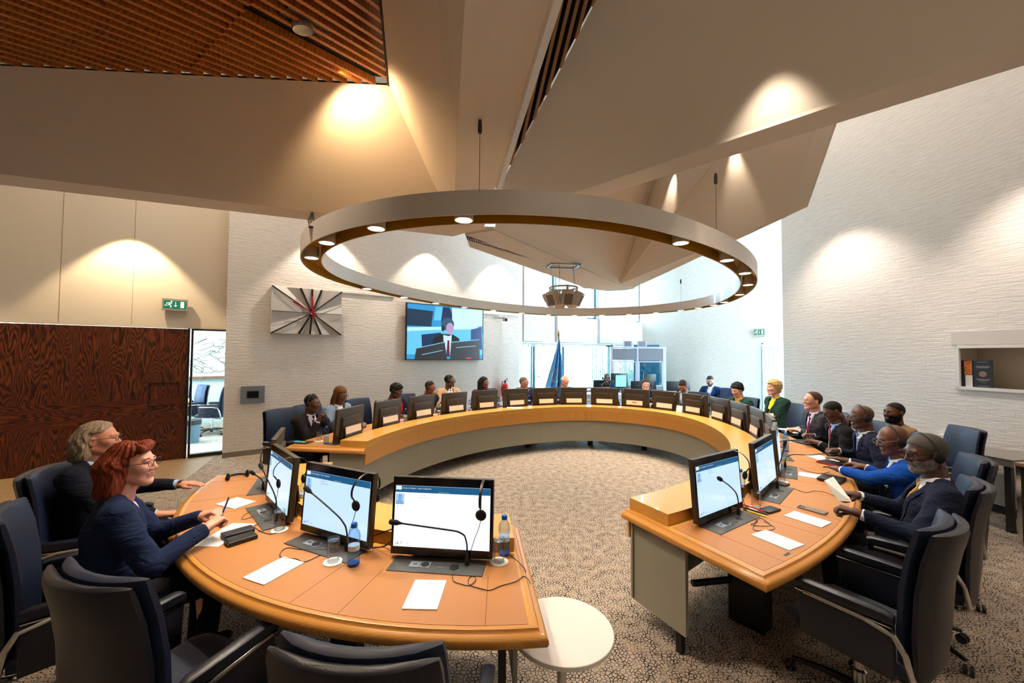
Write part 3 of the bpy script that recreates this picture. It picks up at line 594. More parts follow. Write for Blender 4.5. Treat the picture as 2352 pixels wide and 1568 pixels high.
def build_console():
    t = proto('desk_console', 'x', 'console', 'desk consoles set into the table')
    mb = MB(); mb.box((0, -.05, .001), (.475, .145, .006)); mb.build('plate', mat('console_grey', '#4a4a48', .45), t, bevel=.002)
    mb = MB(); mb.box((-.115, -.055, .0045), (.05, .05, .002)); mb.box((-.062, -.055, .0045), (.05, .05, .002)); mb.build('socket_plate', mat('socket_grey', '#8d99a5', .4), t)
    mb = MB(); mb.lathe([(.0, 0), (.021, 0), (.021, .002), (.0, .002)], 20, (-.062, -.055, .0056)); mb.box((-.118, -.055, .006), (.006, .012, .001)); mb.box((-.108, -.055, .006), (.006, .012, .001)); mb.build('socket_well', BLACK, t)
    mb = MB()
    for k in range(5): mb.box((-.01+k*.017, -.04, .005), (.011, .009, .002))
    mb.box((.02, -.075, .005), (.022, .01, .002)); mb.build('buttons', mat('button_grey', '#6b6b69', .5), t)
    mb = MB(); mb.lathe([(.0, 0), (.023, 0), (.023, .002), (.0, .0025)], 24, (.088, -.062, .004)); mb.build('cover_cap', BLKP, t, True)
    return t
CON = build_console()
def build_mic(kind):
    t = proto('gooseneck_microphone', 'x', 'microphone', 'gooseneck microphones on the desk consoles')
    pth = {0: [(0, 0, 0), (0, 0, .1), (-.012, -.004, .15), (-.045, -.02, .175), (-.14, -.045, .195), (-.33, -.075, .225)],
           1: [(0, 0, 0), (0, 0, .09), (-.012, .0, .13), (-.05, -.005, .17), (-.16, -.02, .235), (-.26, -.03, .285)],
           2: [(0, 0, 0), (0, 0, .13), (0, -.01, .18), (-.02, -.03, .24), (-.04, -.05, .32), (-.05, -.06, .36)],
           4: [(0, 0, 0), (0, 0, .06), (.01, -.01, .09), (.04, -.03, .12), (.07, -.05, .15)],
           3: [(0, 0, 0), (0, 0, .07), (0, -.01, .105), (0, -.06, .135), (0, -.2, .15), (0, -.34, .19)]}[kind]
    P = []
    for i in range(len(pth)-1):
        for k in range(4): f = k/4; P.append(tuple(np.array(pth[i])*(1-f)+np.array(pth[i+1])*f))
    P.append(pth[-1]); Q = [P[0]]+[tuple((np.array(P[i-1])+np.array(P[i])*2+np.array(P[i+1]))/4) for i in range(1, len(P)-1)]+[P[-1]]
    mb = MB(); mb.tube(Q, .0042, 8); mb.build('neck', BLKP, t, True)
    mb = MB(); mb.lathe([(.001, 0), (.011, 0), (.010, .03), (.0065, .055), (.005, .06)], 16, (0, 0, .004)); mb.build('socket_plug', BLKP, t, True)
    a, b = np.array(Q[-3]), np.array(Q[-1]); d = (b-a)/np.linalg.norm(b-a); mb = MB(); mb.tube([b-d*.02, b-d*.005, b+d*.005, b+d*.03, b+d*.042, b+d*.046], [.004, .008, .0125, .0135, .011, .004], 14); mb.build('foam_head', RUB, t, True)
    return t
MIC = [build_mic(k) for k in range(5)]
def build_bottle():
    t = proto('water_bottle', 'x', 'bottle', 'small plastic water bottles on the conference table')
    pr = [(.0, .002), (.024, .0), (.030, .006), (.030, .02), (.0285, .03), (.030, .04), (.0285, .05), (.0295, .06), (.026, .085), (.027, .1), (.031, .125), (.0315, .14), (.028, .158), (.018, .174), (.0135, .18), (.0135, .186)]
    mb = MB(); mb.lathe(pr, 20); mb.build('bottle_body', GLASSB, t, True)
    mb = MB(); mb.lathe([(.0, .184), (.015, .184), (.0155, .188), (.0155, .203), (.013, .206), (0, .206)], 18); mb.build('cap', CAPB, t, True)
    mb = MB(); mb.lathe([(.0268, .075), (.0278, .075), (.0282, .098), (.0272, .098)], 18); mb.build('label', mat('bottle_label', '#cfe0f2', .5), t, True)
    mb = MB(); mb.lathe([(.0, .003), (.027, .003), (.0285, .012), (.02, .014), (0, .012)], 16); mb.build('blue_base', mat('bottle_base_blue', '#2f6fd0', .3), t, True)
    return t
def build_glass():
    t = proto('upturned_glass', 'x', 'glass', 'water glasses standing upside down on paper coasters')
    mb = MB(); mb.lathe([(.0285, .0), (.0295, .001), (.0305, .112), (.029, .116), (.0, .117), (0, .106), (.026, .104), (.0275, .02), (.0275, .001)], 24); mb.build('tumbler', GLASSC, t, True); return t
def build_coaster():
    mb = MB(); n = 36; rows = []
    for z, rr in ((0, .046), (.002, .0475), (.004, .043)): rows.append([((rr+.0013*math.cos(12*a))*math.cos(a), (rr+.0013*math.cos(12*a))*math.sin(a), z) for a in [2*math.pi*j/n for j in range(n)]])
    mb.grid(rows, closed=True, caps=True); o = mb.build('paper_coaster', PAPER, None, True); return tag(o, 'x', 'coaster', 'paper coasters under the glasses')
def build_name():
    t = proto('name_plate', 'x', 'name plate', 'blank name plate holders facing the centre of the table')
    M = Matrix.Rotation(math.radians(6), 3, 'X')
    mb = MB(); mb.box((0, 0, .122), (.33, .008, .108), M); mb.build('plate_frame', mat('bronze_frame', '#4a3d33', .4, .3), t)
    mb = MB(); mb.box((0, .0052, .122), (.305, .001, .082), M); mb.build('card', CARD, t)
    mb = MB(); mb.box((0, -.004, .025), (.3, .012, .106)); mb.build('base', DARK, t); return t
def build_headset(hang=True):
    t = proto('headset', 'x', 'headset', 'interpretation headsets on the table')
    if hang:   # hooked over a monitor's top edge: band on top, one cup in front, one behind
        P = [(0, .10*math.sin(a)*1.0, .08*math.cos(a)) for a in np.linspace(-1.9, 1.9, 22)]; P = [(0, y+.01, z-.075) for _, y, z in P]
        mb = MB(); mb.tube(P, .0075, 6, flat=.25); mb.build('headband', BLKP, t, True)
        for s, nm in ((-1, 'ear_cup'), (1, 'ear_cup')):
            y = .01+s*.07; mb = MB(); mb.tube([(0, .01+s*.0945, -.095), (0, .01+s*.075, -.125)], .004, 6); M = Matrix.Rotation(math.pi/2, 3, 'X'); mb.ell((0, y, -.145), (.028, .028, .011), 8, M); mb.build(nm, RUB, t, True)
        mb = MB(); mb.tube([(0, -.06, -.17), (-.01, -.062, -.21), (-.03, -.064, -.26), (-.045, -.07, -.31), (-.04, -.09, -.345)], .0018, 5); mb.build('cord', BLKP, t, True)
    else:
        P = [(.075*math.cos(a), .09*math.sin(a), .012) for a in np.linspace(.1, math.pi-.1, 20)]
        mb = MB(); mb.tube(P, .009, 8); mb.build('headband', BLKP, t, True)
        for s in (-1, 1): mb = MB(); mb.ell((s*.07, -.012, .03), (.012, .03, .03), 8); mb.build('ear_cup', RUB, t, True)
    return t
BOT, GLS, COA, NAM, HSH, HSF = build_bottle(), build_glass(), build_coaster(), build_name(), build_headset(), build_headset(False)
COA.location = (0, 0, -50)
SEATN = {}   # words that say which station
LASTI = [None]
def inst(pr, psi, dx=0., dy=0., dz=0., label='', rz=0., z=.7457, r=1.935):
    (x, y, _), a = station(psi, r); c, s = math.cos(a), math.sin(a)
    LASTI[0] = dup(pr, (x+dx*c-dy*s, y+dx*s+dy*c, z+dz), a+rz, label); return LASTI[0]
ST = [(113.2, 'far left table end'), (102.6, 'woman with braids'), (92.8, 'man with the red scarf'), (83, 'man with hand over mouth'), (73.7, 'man in the tan suit'), (64.4, 'woman in purple'),
      (55.5, 'man with the yellow tie'), (46.5, None), (37.7, 'bald man by the flag'), (19.2, 'hidden dark haired person'), (1.3, 'man with long dark hair'), (-16.6, 'man bent over at the back'), (-34.9, 'woman with short black hair'),
      (-53.5, 'blonde woman'), (-62.7, 'man with the magenta tie'), (-71.6, 'man with the bright red tie'), (-80.6, 'man writing in navy'), (-90, 'bald man in bright blue'), (-100.3, 'grey bearded man'), (-111.4, 'empty right front seat'),
      (209.3, 'nearest empty seat'), (189.7, 'second left seat'), (169.3, 'red haired woman'), (148.4, 'grey haired man')]
ST = [s for s in ST if s[1]]
# pixel centres of the far monitors put several name plates between 64 and 37 degrees: 55.5 and 46 share the small end
NPW = {}
for k, (ps, who) in enumerate(ST):
    W_ = ('at the ' if ('seat' in who or 'end' in who) else 'of the ')+who
    fr = ps < -58 or ps > 120
    inst(MONF if fr else MONB, ps, label=('lit desk monitor ' if fr else 'dark back of the desk monitor ')+W_)
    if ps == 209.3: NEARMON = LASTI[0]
    inst(CON, ps, label='dark desk console with sockets '+W_)
    kind = {-111.4: 1, -100.3: 2, -90: 3, -80.6: 3, -71.6: 2, 209.3: 0, 189.7: 1, 169.3: 1, 148.4: 4}.get(ps, [1, 2, 3][k % 3])
    inst(MIC[kind], ps, .145, -.03, label='black gooseneck microphone '+W_)
    if ps not in (): inst(NAM, ps, .0, .09, .028, label='cream name plate facing the hall, '+W_)
# bottles, glasses, coasters
def pxz(pr, px, py, label, z=.7457, rz=0., dz=0): p = at(px, py, z); return dup(pr, (p[0], p[1], z+dz), rz, label)
for px, py, lb in [(1158, 1273, 'bottle beside the nearest monitor at the table end'), (812, 1296, 'bottle before the second left monitor'), (698, 1165, 'bottle behind the leftmost lit monitor'), (749, 1019, 'bottle left of the far left monitor'), (829, 988, 'bottle right of the far left monitor'),
        (931, 968, 'bottle right of the monitor of the man with the red scarf'), (1008, 955, 'bottle right of the monitor of the man with hand over mouth'), (1078, 943, 'bottle left of the monitor of the woman in purple'), (1146, 935, 'bottle beside the woman in purple'),
        (1215, 929, 'bottle in front of the man with the yellow tie'), (1281, 927, 'bottle in front of the bald man'), (1352, 927, 'bottle right of the bald man monitor'), (1411, 931, 'bottle before the fourth monitor from the flag'), (1495, 937, 'bottle right of the long haired man monitor'),
        (1640, 955, 'bottle in front of the black haired woman'), (1727, 990, 'bottle behind the name plate of the blonde woman'), (1742, 996, 'second bottle behind the blonde woman name plate'), (1800, 1028, 'bottle before the man with the red tie'), (1805, 1036, 'second bottle before the man with the red tie'), (1701, 1140, 'bottle between the two right front monitors')]:
    pxz(BOT, px, py, 'blue capped clear water '+lb)
for px, py, lb in [(1146, 1294, 'beside the nearest monitor'), (765, 1294, 'left of the bottle by the second left monitor'), (642, 1221, 'between the two left monitors'), (733, 1017, 'left of the bottle at the far left table end'), (922, 968, 'beside the man with the red scarf'), (1000, 956, 'beside the man with hand over mouth'),
        (1207, 930, 'before the man with the yellow tie'), (1423, 932, 'right of the fourth monitor from the flag'), (1502, 938, 'beside the long haired man'), (1695, 965, 'before the black haired woman'), (1737, 1171, 'between the two right front monitors'), (1795, 1110, 'behind the second right monitor')]:
    p = at(px, py-4, .7457); o = COA.copy(); COL.objects.link(o); o.location = (p[0], p[1], .7460); o['label'] = 'white paper coaster under the glass '+lb
    dup(GLS, (p[0], p[1], .7502), 0, 'clear upturned water glass '+lb)
for ps, s, lb in [(209.3, 1, 'nearest monitor'), (189.7, 1, 'second left monitor'), (169.3, 1, 'third left monitor'), (-111.4, 1, 'nearest right monitor'), (55.5, -1, 'far monitor before the yellow tie man'), (1.3, 1, 'far monitor of the long haired man'), (-16.6, -1, 'far monitor of the bent over man'), (-34.9, -1, 'far monitor of the black haired woman')]:
    inst(HSH, ps, .215*s, .02, .4, label='black headset hooked over the corner of the '+lb)

# viewing-angle whitening of the nearest screen, put into a brighter emission copy
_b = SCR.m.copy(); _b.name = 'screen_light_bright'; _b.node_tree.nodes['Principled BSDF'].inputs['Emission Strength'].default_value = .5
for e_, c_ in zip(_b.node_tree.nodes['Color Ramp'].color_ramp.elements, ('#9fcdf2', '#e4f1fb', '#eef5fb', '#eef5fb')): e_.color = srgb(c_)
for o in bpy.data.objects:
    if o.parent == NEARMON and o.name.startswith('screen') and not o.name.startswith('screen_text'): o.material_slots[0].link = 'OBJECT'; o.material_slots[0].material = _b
# ------------------------------------------------------------------ chairs
def loft_slab(rows, th_axis=1, nx=9):
    """rows of (z, y, halfwidth, thickness, bow); closed padded slab"""
    mb = MB(); R = []
    for z, y, w, th, bow in rows:
        front, back = [], []
        for i in range(nx):
            x = -w+2*w*i/(nx-1); u = x/w; e = th/2*max(.25, (1-abs(u)**6)**.5) if abs(u) < 1 else th/2*.3; yb = y+bow*u*u
            front.append((x, yb+e, z)); back.append((x, yb-e, z))
        R.append(front+back[::-1])
    mb.grid(R, closed=True, caps=True); return mb
def build_chair():
    t = proto('conference_chair', 'x', 'chair', 'navy leather conference chairs around the table')
    mb = MB(); rows = []
    for y, z, w, hh in ((-.24, .445, .235, .03), (-.2, .455, .245, .05), (0, .46, .25, .055), (.17, .465, .25, .05), (.235, .455, .24, .035), (.25, .44, .22, .015)):
        rows.append([(w*math.copysign(abs(math.cos(a))**.4, math.cos(a)), y, z-.03+hh*math.copysign(abs(math.sin(a))**.5, math.sin(a))) for a in [2*math.pi*k/20 for k in range(20)]])
    mb.grid(rows, closed=True, caps=True); mb.build('seat', NAVYF, t, True)
    f = lambda k: [(.40, -.235+k, .215, .03, .02), (.43, -.235+k, .225, .06, .03), (.6, -.25+k, .245, .065, .045), (.78, -.265+k, .245, .06, .05), (.92, -.29+k, .235, .06, .055), (1.02, -.315+k, .228, .058, .055), (1.05, -.322+k, .222, .04, .055), (1.056, -.325+k, .2, .015, .05)]
    loft_slab(f(0)).build('backrest_cushion', mat('navy_cushion', '#172440', .5, bump=(500., .2)), t, True)
    sh = [(z-.006, y-.048, w+.003, th*.9, bow) for z, y, w, th, bow in f(0)]; loft_slab(sh).build('backrest_shell', NAVY, t, True)
    for s in (-1, 1):
        mb = MB(); rows = []
        for y, z, w, hh in ((-.20, .655, .022, .02), (-.17, .66, .027, .025), (.14, .66, .027, .025), (.165, .655, .022, .018)):
            rows.append([(s*.287+w*math.copysign(abs(math.cos(a))**.5, math.cos(a)), y, z+hh*math.copysign(abs(math.sin(a))**.5, math.sin(a))) for a in [2*math.pi*k/12 for k in range(12)]])
        mb.grid(rows, closed=True, caps=True); a = mb.build('armrest', NAVY, t, True)
        mb = MB(); mb.box((s*.288, -.015, .63), (.05, .36, .006)); mb.build('chrome_strip', CHROME, a)
        mb = MB(); mb.prism([(-.2, .40), (.15, .42), (.16, .628), (-.2, .628)], -.018, .018); vs = [(s*.284+v[2], v[0], v[1]) for v in mb.v]; mb.v = vs; mb.build('side_panel', NAVY, t, bevel=.008)
        mb = MB(); mb.tube([(s*.305, .13, .63), (s*.308, -.1, .625), (s*.306, -.2, .60), (s*.298, -.235, .53), (s*.29, -.255, .42), (s*.2, -.22, .36), (s*.05, -.05, .35)], .0125, 8); mb.build('side_frame', CHROME, t, True)
    mb = MB(); mb.lathe([(.03, .09), (.032, .2), (.022, .21), (.022, .36), (.09, .365), (.09, .395)], 18); mb.build('column', CHROME, t, True)
    for k in range(5):
        a = math.radians(90+72*k); c, s = math.cos(a), math.sin(a); mb = MB(); mb.tube([(.02*c, .02*s, .115), (.15*c, .15*s, .105), (.3*c, .3*s, .075)], [.024, .018, .012], 8); l = mb.build('leg', BLACK, t, True)
        mb = MB(); M = Matrix.Rotation(a+.5, 3, 'Z')
        for d in (-.014, .014):
            rows = []
            for w_, r_ in ((-.009, .02), (-.007, .027), (.007, .027), (.009, .02)): rows.append([M @ Vector((d+w_, r_*math.cos(q), r_*math.sin(q))) for q in [2*math.pi*j/16 for j in range(16)]])
            mb.grid([[(p.x+.31*c, p.y+.31*s, p.z+.0275) for p in r] for r in rows], closed=True, caps=True)
        mb.build('castor', BLKP, l, True)
    return t
CHR = build_chair()
def chair_at(psi, r, label, turn=0.):
    p, n = ov(psi, r); return dup(CHR, (p[0], p[1], 0), face_in(n)+turn, label)
# ------------------------------------------------------------------ implicit-surface mesher for people
def snets(D, org, h):
    """surface nets: one smooth closed mesh from a sampled distance field"""
    D = D.astype(np.float32); s = D < 0; nx, ny, nz = D.shape
    acc = np.zeros((nx-1, ny-1, nz-1, 3), np.float32); cnt = np.zeros((nx-1, ny-1, nz-1), np.float32); quads = []
    G = np.stack(np.meshgrid(np.arange(nx), np.arange(ny), np.arange(nz), indexing='ij'), -1).astype(np.float32)
    for ax in range(3):
        sl0 = [slice(None)]*3; sl1 = [slice(None)]*3; sl0[ax] = slice(0, -1); sl1[ax] = slice(1, None)
        a, b = D[tuple(sl0)], D[tuple(sl1)]; m = s[tuple(sl0)] != s[tuple(sl1)]
        idx = np.argwhere(m); da, db = a[m], b[m]; t = da/(da-db); P = G[tuple(sl0)][m].copy(); P[:, ax] += t
        o1, o2 = [x for x in range(3) if x != ax]
        ok = (idx[:, o1] > 0) & (idx[:, o2] > 0) & (idx[:, o1] < D.shape[o1]-1) & (idx[:, o2] < D.shape[o2]-1)
        idx, P, sg = idx[ok], P[ok], (da < 0)[ok]; cells = []
        for u, v in ((0, 0), (-1, 0), (-1, -1), (0, -1)):
            c = idx.copy(); c[:, o1] += u; c[:, o2] += v; np.add.at(acc, tuple(c.T), P); np.add.at(cnt, tuple(c.T), 1); cells.append(c)
        C = np.stack([np.ravel_multi_index(tuple(c.T), cnt.shape) for c in cells], 1)
        if ax == 1: C = C[:, ::-1]
        C[~sg] = C[~sg][:, ::-1]; quads.append(C)
    used = cnt > 0; vid = -np.ones(cnt.size, int); vid[used.ravel()] = np.arange(used.sum())
    V = acc[used]/cnt[used][:, None]*h+np.array(org); Q = vid[np.concatenate(quads)]
    return V, Q
class F:
    def __init__(s, lo, hi, h):
        s.lo = np.array(lo, float); s.h = h; s.n = np.ceil((np.array(hi)-s.lo)/h).astype(int)+1; s.D = np.full(tuple(s.n), .2, np.float32)
        s.ax = [s.lo[k]+np.arange(s.n[k])*h for k in range(3)]
    def sub(s, lo, hi):
        sl = []
        for k in range(3):
            a = max(0, int((lo[k]-s.lo[k])/s.h)-1); b = min(s.n[k], int((hi[k]-s.lo[k])/s.h)+3); sl.append(slice(a, max(a+1, b)))
        X, Y, Z = np.meshgrid(s.ax[0][sl[0]], s.ax[1][sl[1]], s.ax[2][sl[2]], indexing='ij', sparse=True); return tuple(sl), X, Y, Z
    def comb(s, sl, d, k, neg=False):
        a = s.D[sl]
        if neg: d = -d; hh = np.clip(.5-.5*(d-a)/k*-1, 0, 1); r = d*hh+a*(1-hh)+k*hh*(1-hh)
        else: hh = np.clip(.5+.5*(a-d)/k, 0, 1); r = a*(1-hh)+d*hh-k*hh*(1-hh)
        s.D[sl] = r
    def cap(s, a, b, ra, rb=None, k=.02, neg=False, sx=1.):
        rb = ra if rb is None else rb; a = np.array(a, float); b = np.array(b, float); m = max(ra, rb)+k+.02; mx = np.array([m*sx, m, m])
        sl, X, Y, Z = s.sub(np.minimum(a, b)-mx, np.maximum(a, b)+mx); c = (a[0]+b[0])/2
        ab = b-a; L = ab@ab+1e-9
        px, py, pz = X-a[0], Y-a[1], Z-a[2]; t = np.clip((px*ab[0]+py*ab[1]+pz*ab[2])/L, 0, 1)
        d = np.sqrt(((px-t*ab[0])/sx)**2+(py-t*ab[1])**2+(pz-t*ab[2])**2)-(ra+(rb-ra)*t); s.comb(sl, d.astype(np.float32), k, neg); return s
    def ell(s, c, r, k=.02, neg=False, M=None):
        c = np.array(c, float); r = np.array(r, float); m = (r.max() if M is not None else r)+k+.02; sl, X, Y, Z = s.sub(c-m, c+m); x, y, z = X-c[0], Y-c[1], Z-c[2]
        if M is not None: x, y, z = [M[0][i]*x+M[1][i]*y+M[2][i]*z for i in range(3)]
        q = np.sqrt((x/r[0])**2+(y/r[1])**2+(z/r[2])**2); g = np.sqrt((x/r[0]**2)**2+(y/r[1]**2)**2+(z/r[2]**2)**2)+1e-6
        s.comb(sl, (q*(q-1)/g).astype(np.float32), k, neg); return s
    def full(s): return np.meshgrid(*s.ax, indexing='ij', sparse=True)
    def mesh(s): return snets(s.D, s.lo, s.h)
def mesh_from(name, parts, m, smooth=True):
    """parts: list of (V, Q); one mesh"""
    V = []; Fc = []; o = 0
    for v, q in parts: V.append(np.asarray(v, float)); Fc += (np.asarray(q)+o).tolist() if not isinstance(q, list) else [tuple(i+o for i in f) for f in q]; o += len(v)
    me = bpy.data.meshes.new(name); me.from_pydata(np.concatenate(V).tolist(), [], Fc); me.materials.append(m)
    if smooth: me.polygons.foreach_set('use_smooth', [True]*len(me.polygons))
    return me
def obj_from(name, parts, m, parent=None): o = bpy.data.objects.new(name, mesh_from(name, parts, m)); COL.objects.link(o); o.parent = parent; return o
def blur(D):
    for ax in range(3):
        E_ = D.copy(); a = [slice(None)]*3; b = [slice(None)]*3; c = [slice(None)]*3; a[ax] = slice(1, -1); b[ax] = slice(0, -2); c[ax] = slice(2, None)
        E_[tuple(a)] = .5*D[tuple(a)]+.25*(D[tuple(b)]+D[tuple(c)]); D = E_
    return D
HEADC = {}
def head_field(kind):
    if kind in HEADC: return HEADC[kind]
    w = .94 if kind == 'f' else 1.; j = .88 if kind == 'f' else 1.
    f = F((-.115, -.13, -.235), (.115, .145, .145), .0042)
    f.ell((0, -.014, .03), (.074*w, .093, .083), .01); f.ell((0, .028, -.02), (.062*w, .058, .085), .03)
    for s in (-1, 1):
        f.cap((s*.05*w*j, -.01, -.055), (s*.016, .062, -.092), .024*j, .021, .025)
        f.ell((s*.036*w, .062, -.018), (.024, .022, .022), .025); f.ell((s*.0315, .096, .0075), (.0175, .018, .0125), .012, True)
    for s in (-1, 1): f.ell((s*.0315, .0765, .0155), (.0145, .012, .007), .003); f.ell((s*.0315, .075, -.0025), (.0145, .011, .005), .003)
    f.ell((0, .07, -.098), (.02*j, .017, .015), .018); f.cap((-.034, .078, .023), (.034, .078, .023), .011 if kind == 'm' else .009, k=.012)
    f.cap((0, .084, .012), (0, .106, -.026), .0075, .0115 if kind == 'm' else .0095, .012)
    for s in (-1, 1): f.ell((s*.0125, .094, -.031), (.008, .01, .007), .008)
    f.cap((-.017, .084, -.0545), (.017, .084, -.0545), .0065, k=.008); f.cap((-.014, .083, -.066), (.014, .083, -.066), .0075, k=.008)
    f.cap((-.026, .098, -.0605), (.026, .098, -.0605), .0035, k=.004, neg=True)
    for s in (-1, 1):
        M = Matrix.Rotation(s*.35, 3, 'Z'); f.ell((s*.079*w, -.006, -.006), (.008, .019, .032), .006, M=M); f.ell((s*.088*w, -.003, -.003), (.006, .011, .02), .005, True, M=M)
    f.cap((0, -.03, -.06), (0, -.04, -.17), .05*j, .052*j, .03)
    HEADC[kind] = f; return f
HMESH = {}
def head_mesh(kind):
    if kind not in HMESH: HMESH[kind] = head_field(kind).mesh()
    return HMESH[kind]
def wob(X, Y, Z, fr, ph=0.): return np.sin(X*fr+ph)*np.sin(Y*fr*1.1+ph*2)+np.sin(Z*fr*.9+ph*3+2*np.sin(X*fr*.5))*.7
HAIRC = {}
def hair_mesh(kind, style):
    key = (kind, style)
    if key in HAIRC: return HAIRC[key]
    if style in ('long', 'bob', 'greylong', 'locks'):
        b = head_field(kind); f = F((-.16, -.19, -.34), (.16, .145, .165), .0052 if style in ('bob', 'greylong') else .0065)
        g = F((-.16, -.19, -.34), (.16, .145, .165), f.h)
    else: f = F((-.13, -.15, -.15), (.13, .13, .16), .0045); g = F((-.13, -.15, -.15), (.13, .13, .16), .0045)
    w = .94 if kind == 'f' else 1.
    g.ell((0, -.014, .03), (.074*w, .093, .083), .01); g.ell((0, .028, -.02), (.062*w, .058, .085), .03); g.cap((0, -.03, -.06), (0, -.04, -.12), .048, k=.03)
    X, Y, Z = g.full(); t = {'short': .006, 'buzz': .0018, 'thick': .013, 'puffy': .024, 'long': .012, 'bob': .026, 'greylong': .016, 'blonde': .02, 'fringe': .006, 'recede': .007, 'locks': .014, 'side': .012}.get(style, .006)
    yy = [-.13, -.05, -.02, .005, .03, .06, .09, .13]
    zz = {'bob': [-.2, -.2, -.16, -.08, .02, .05, .07, .08], 'long': [-.3, -.3, -.2, -.08, .02, .05, .062, .07], 'greylong': [-.2, -.2, -.14, -.03, .035, .075, .1, .12], 'blonde': [-.09, -.085, -.05, -.02, .0, .035, .045, .05], 'puffy': [-.07, -.06, -.03, .005, .02, .045, .058, .07],
          'recede': [-.06, -.05, -.02, .0, .055, .12, .2, .2], 'fringe': [-.06, -.05, -.02, .0, .04, .2, .2, .2], 'buzz': [-.055, -.05, -.02, .01, .035, .06, .078, .09], 'side': [-.09, -.09, -.07, -.02, .015, .045, .06, .07], 'locks': [-.2, -.2, -.1, -.02, .02, .045, .055, .06]}.get(style, [-.055, -.05, -.02, .01, .03, .05, .062, .075])
    hl = np.interp(Y, yy, zz); reg = hl-Z
    if style == 'fringe': reg = np.maximum(reg, Z-.06)
    d = g.D-t
    if style == 'bob':
        d = np.minimum(d, g.D*0+9)
        for s in (-1, 1):
            g.cap((s*.05, -.05, .0), (s*.062, -.04, -.115), .05, .042, .03); g.cap((s*.03, -.09, .0), (s*.035, -.085, -.12), .045, .04, .03)
        g.cap((-.03, .05, .085), (.05, .075, .07), .022, .018, .02)
        ang = np.arctan2(X, -Y); d = g.D-.012-.0035*np.sin(ang*17+4*np.sin(Z*24)+np.sin(Z*60))-.0022*np.sin(ang*43+5*np.sin(Z*31)+2)-.003*wob(X, Y, Z, 55, 2.); reg = np.maximum(reg, np.where(Y > .045, .058-Z, -1)); reg = np.minimum(reg, np.where((Z < .03), Y-.028, 1)) if 0 else np.maximum(reg, np.where(Z < .045, Y-.03, -1))
    if style == 'greylong':
        for s in (-1, 1): g.cap((s*.055, -.05, .0), (s*.062, -.05, -.085), .034, .034, .03); g.cap((s*.03, -.09, .0), (s*.035, -.09, -.1), .036, .036, .03)
        ang = np.arctan2(X, -Y); d = g.D-.01-.003*np.sin(ang*15+4*np.sin(Z*30))-.002*np.sin(ang*40+4*np.sin(Z*37)+1)-.003*wob(X, Y, Z, 60, 1.); reg = np.maximum(reg, np.where(Z < .05, Y-.0, -1))
    if style == 'long':
        for s in (-1, 1): g.cap((s*.055, -.05, .0), (s*.075, -.03, -.28), .035, .03, .03)
        g.cap((0, -.09, 0), (0, -.1, -.28), .05, .045, .03); d = g.D-.01-.0015*np.sin(X*190+Y*150); reg = np.maximum(reg, np.where(Z < .03, Y-.035, -1))
    if style in ('puffy', 'thick', 'side', 'blonde'): d = d-.0035*wob(X, Y, Z, 90, 1.)-.002*wob(X, Y, Z, 210, 2.)
    if style in ('blonde',): d = d-.003*np.sin(Z*120+X*60)
    if style == 'side': reg = np.maximum(reg, -1)
    tp = .022 if style in ('buzz', 'short', 'fringe', 'thick') else .03; fade = np.clip((-reg)/tp, 0, 1); thick_ = np.clip(g.D-d, 0, .06); d = g.D-thick_*fade+.0008*(1-fade)
    f.D = np.maximum(d, reg).astype(np.float32)
    parts = [f.mesh()]
    if style == 'locks':
        R = random.Random(3); mb = MB()
        for k in range(46):
            a = R.uniform(-2.3, 2.3)-math.pi/2; rr = R.uniform(.085, .1); x, y = rr*math.cos(a)*.85, rr*math.sin(a)*.95-.01; L = R.uniform(.2, .32)
            mb.tube([(x*.6, y*.6, .1), (x, y, .02), (x*1.12+R.uniform(-.01, .01), y*1.1, -L*.4), (x*1.15+R.uniform(-.02, .02), y*1.05+R.uniform(-.01, .02), -L)], [.005, .0065, .006, .003], 5)
        parts.append((np.array(mb.v), mb.f))
    HAIRC[key] = parts; return parts
def beard_mesh(full=True):
    if ('b', full) in HAIRC: return HAIRC[('b', full)]
    g = head_field('m'); f = F((-.115, -.13, -.235), (.115, .145, .145), .0042); X, Y, Z = g.full()
    reg = np.maximum(np.maximum(Z+.03-.35*np.clip(.06-Y, 0, 1), -.005-Y), -.125-Z)
    mouth = np.maximum(np.abs(X)-.026, np.abs(Z+.06)-.01); d = g.D-(.005 if full else .003)-.002*wob(X, Y, Z, 220)
    nose = np.maximum(np.abs(X)-.02, -.042-Z); fd_ = np.clip(-reg/.014, 0, 1); d = g.D-(g.D-d)*fd_+.0006*(1-fd_); f.D = np.maximum(np.maximum(np.maximum(d, reg), -mouth), -nose).astype(np.float32)
    HAIRC[('b', full)] = [f.mesh()]; return HAIRC[('b', full)]
HANDC = {}; HANDS = {}
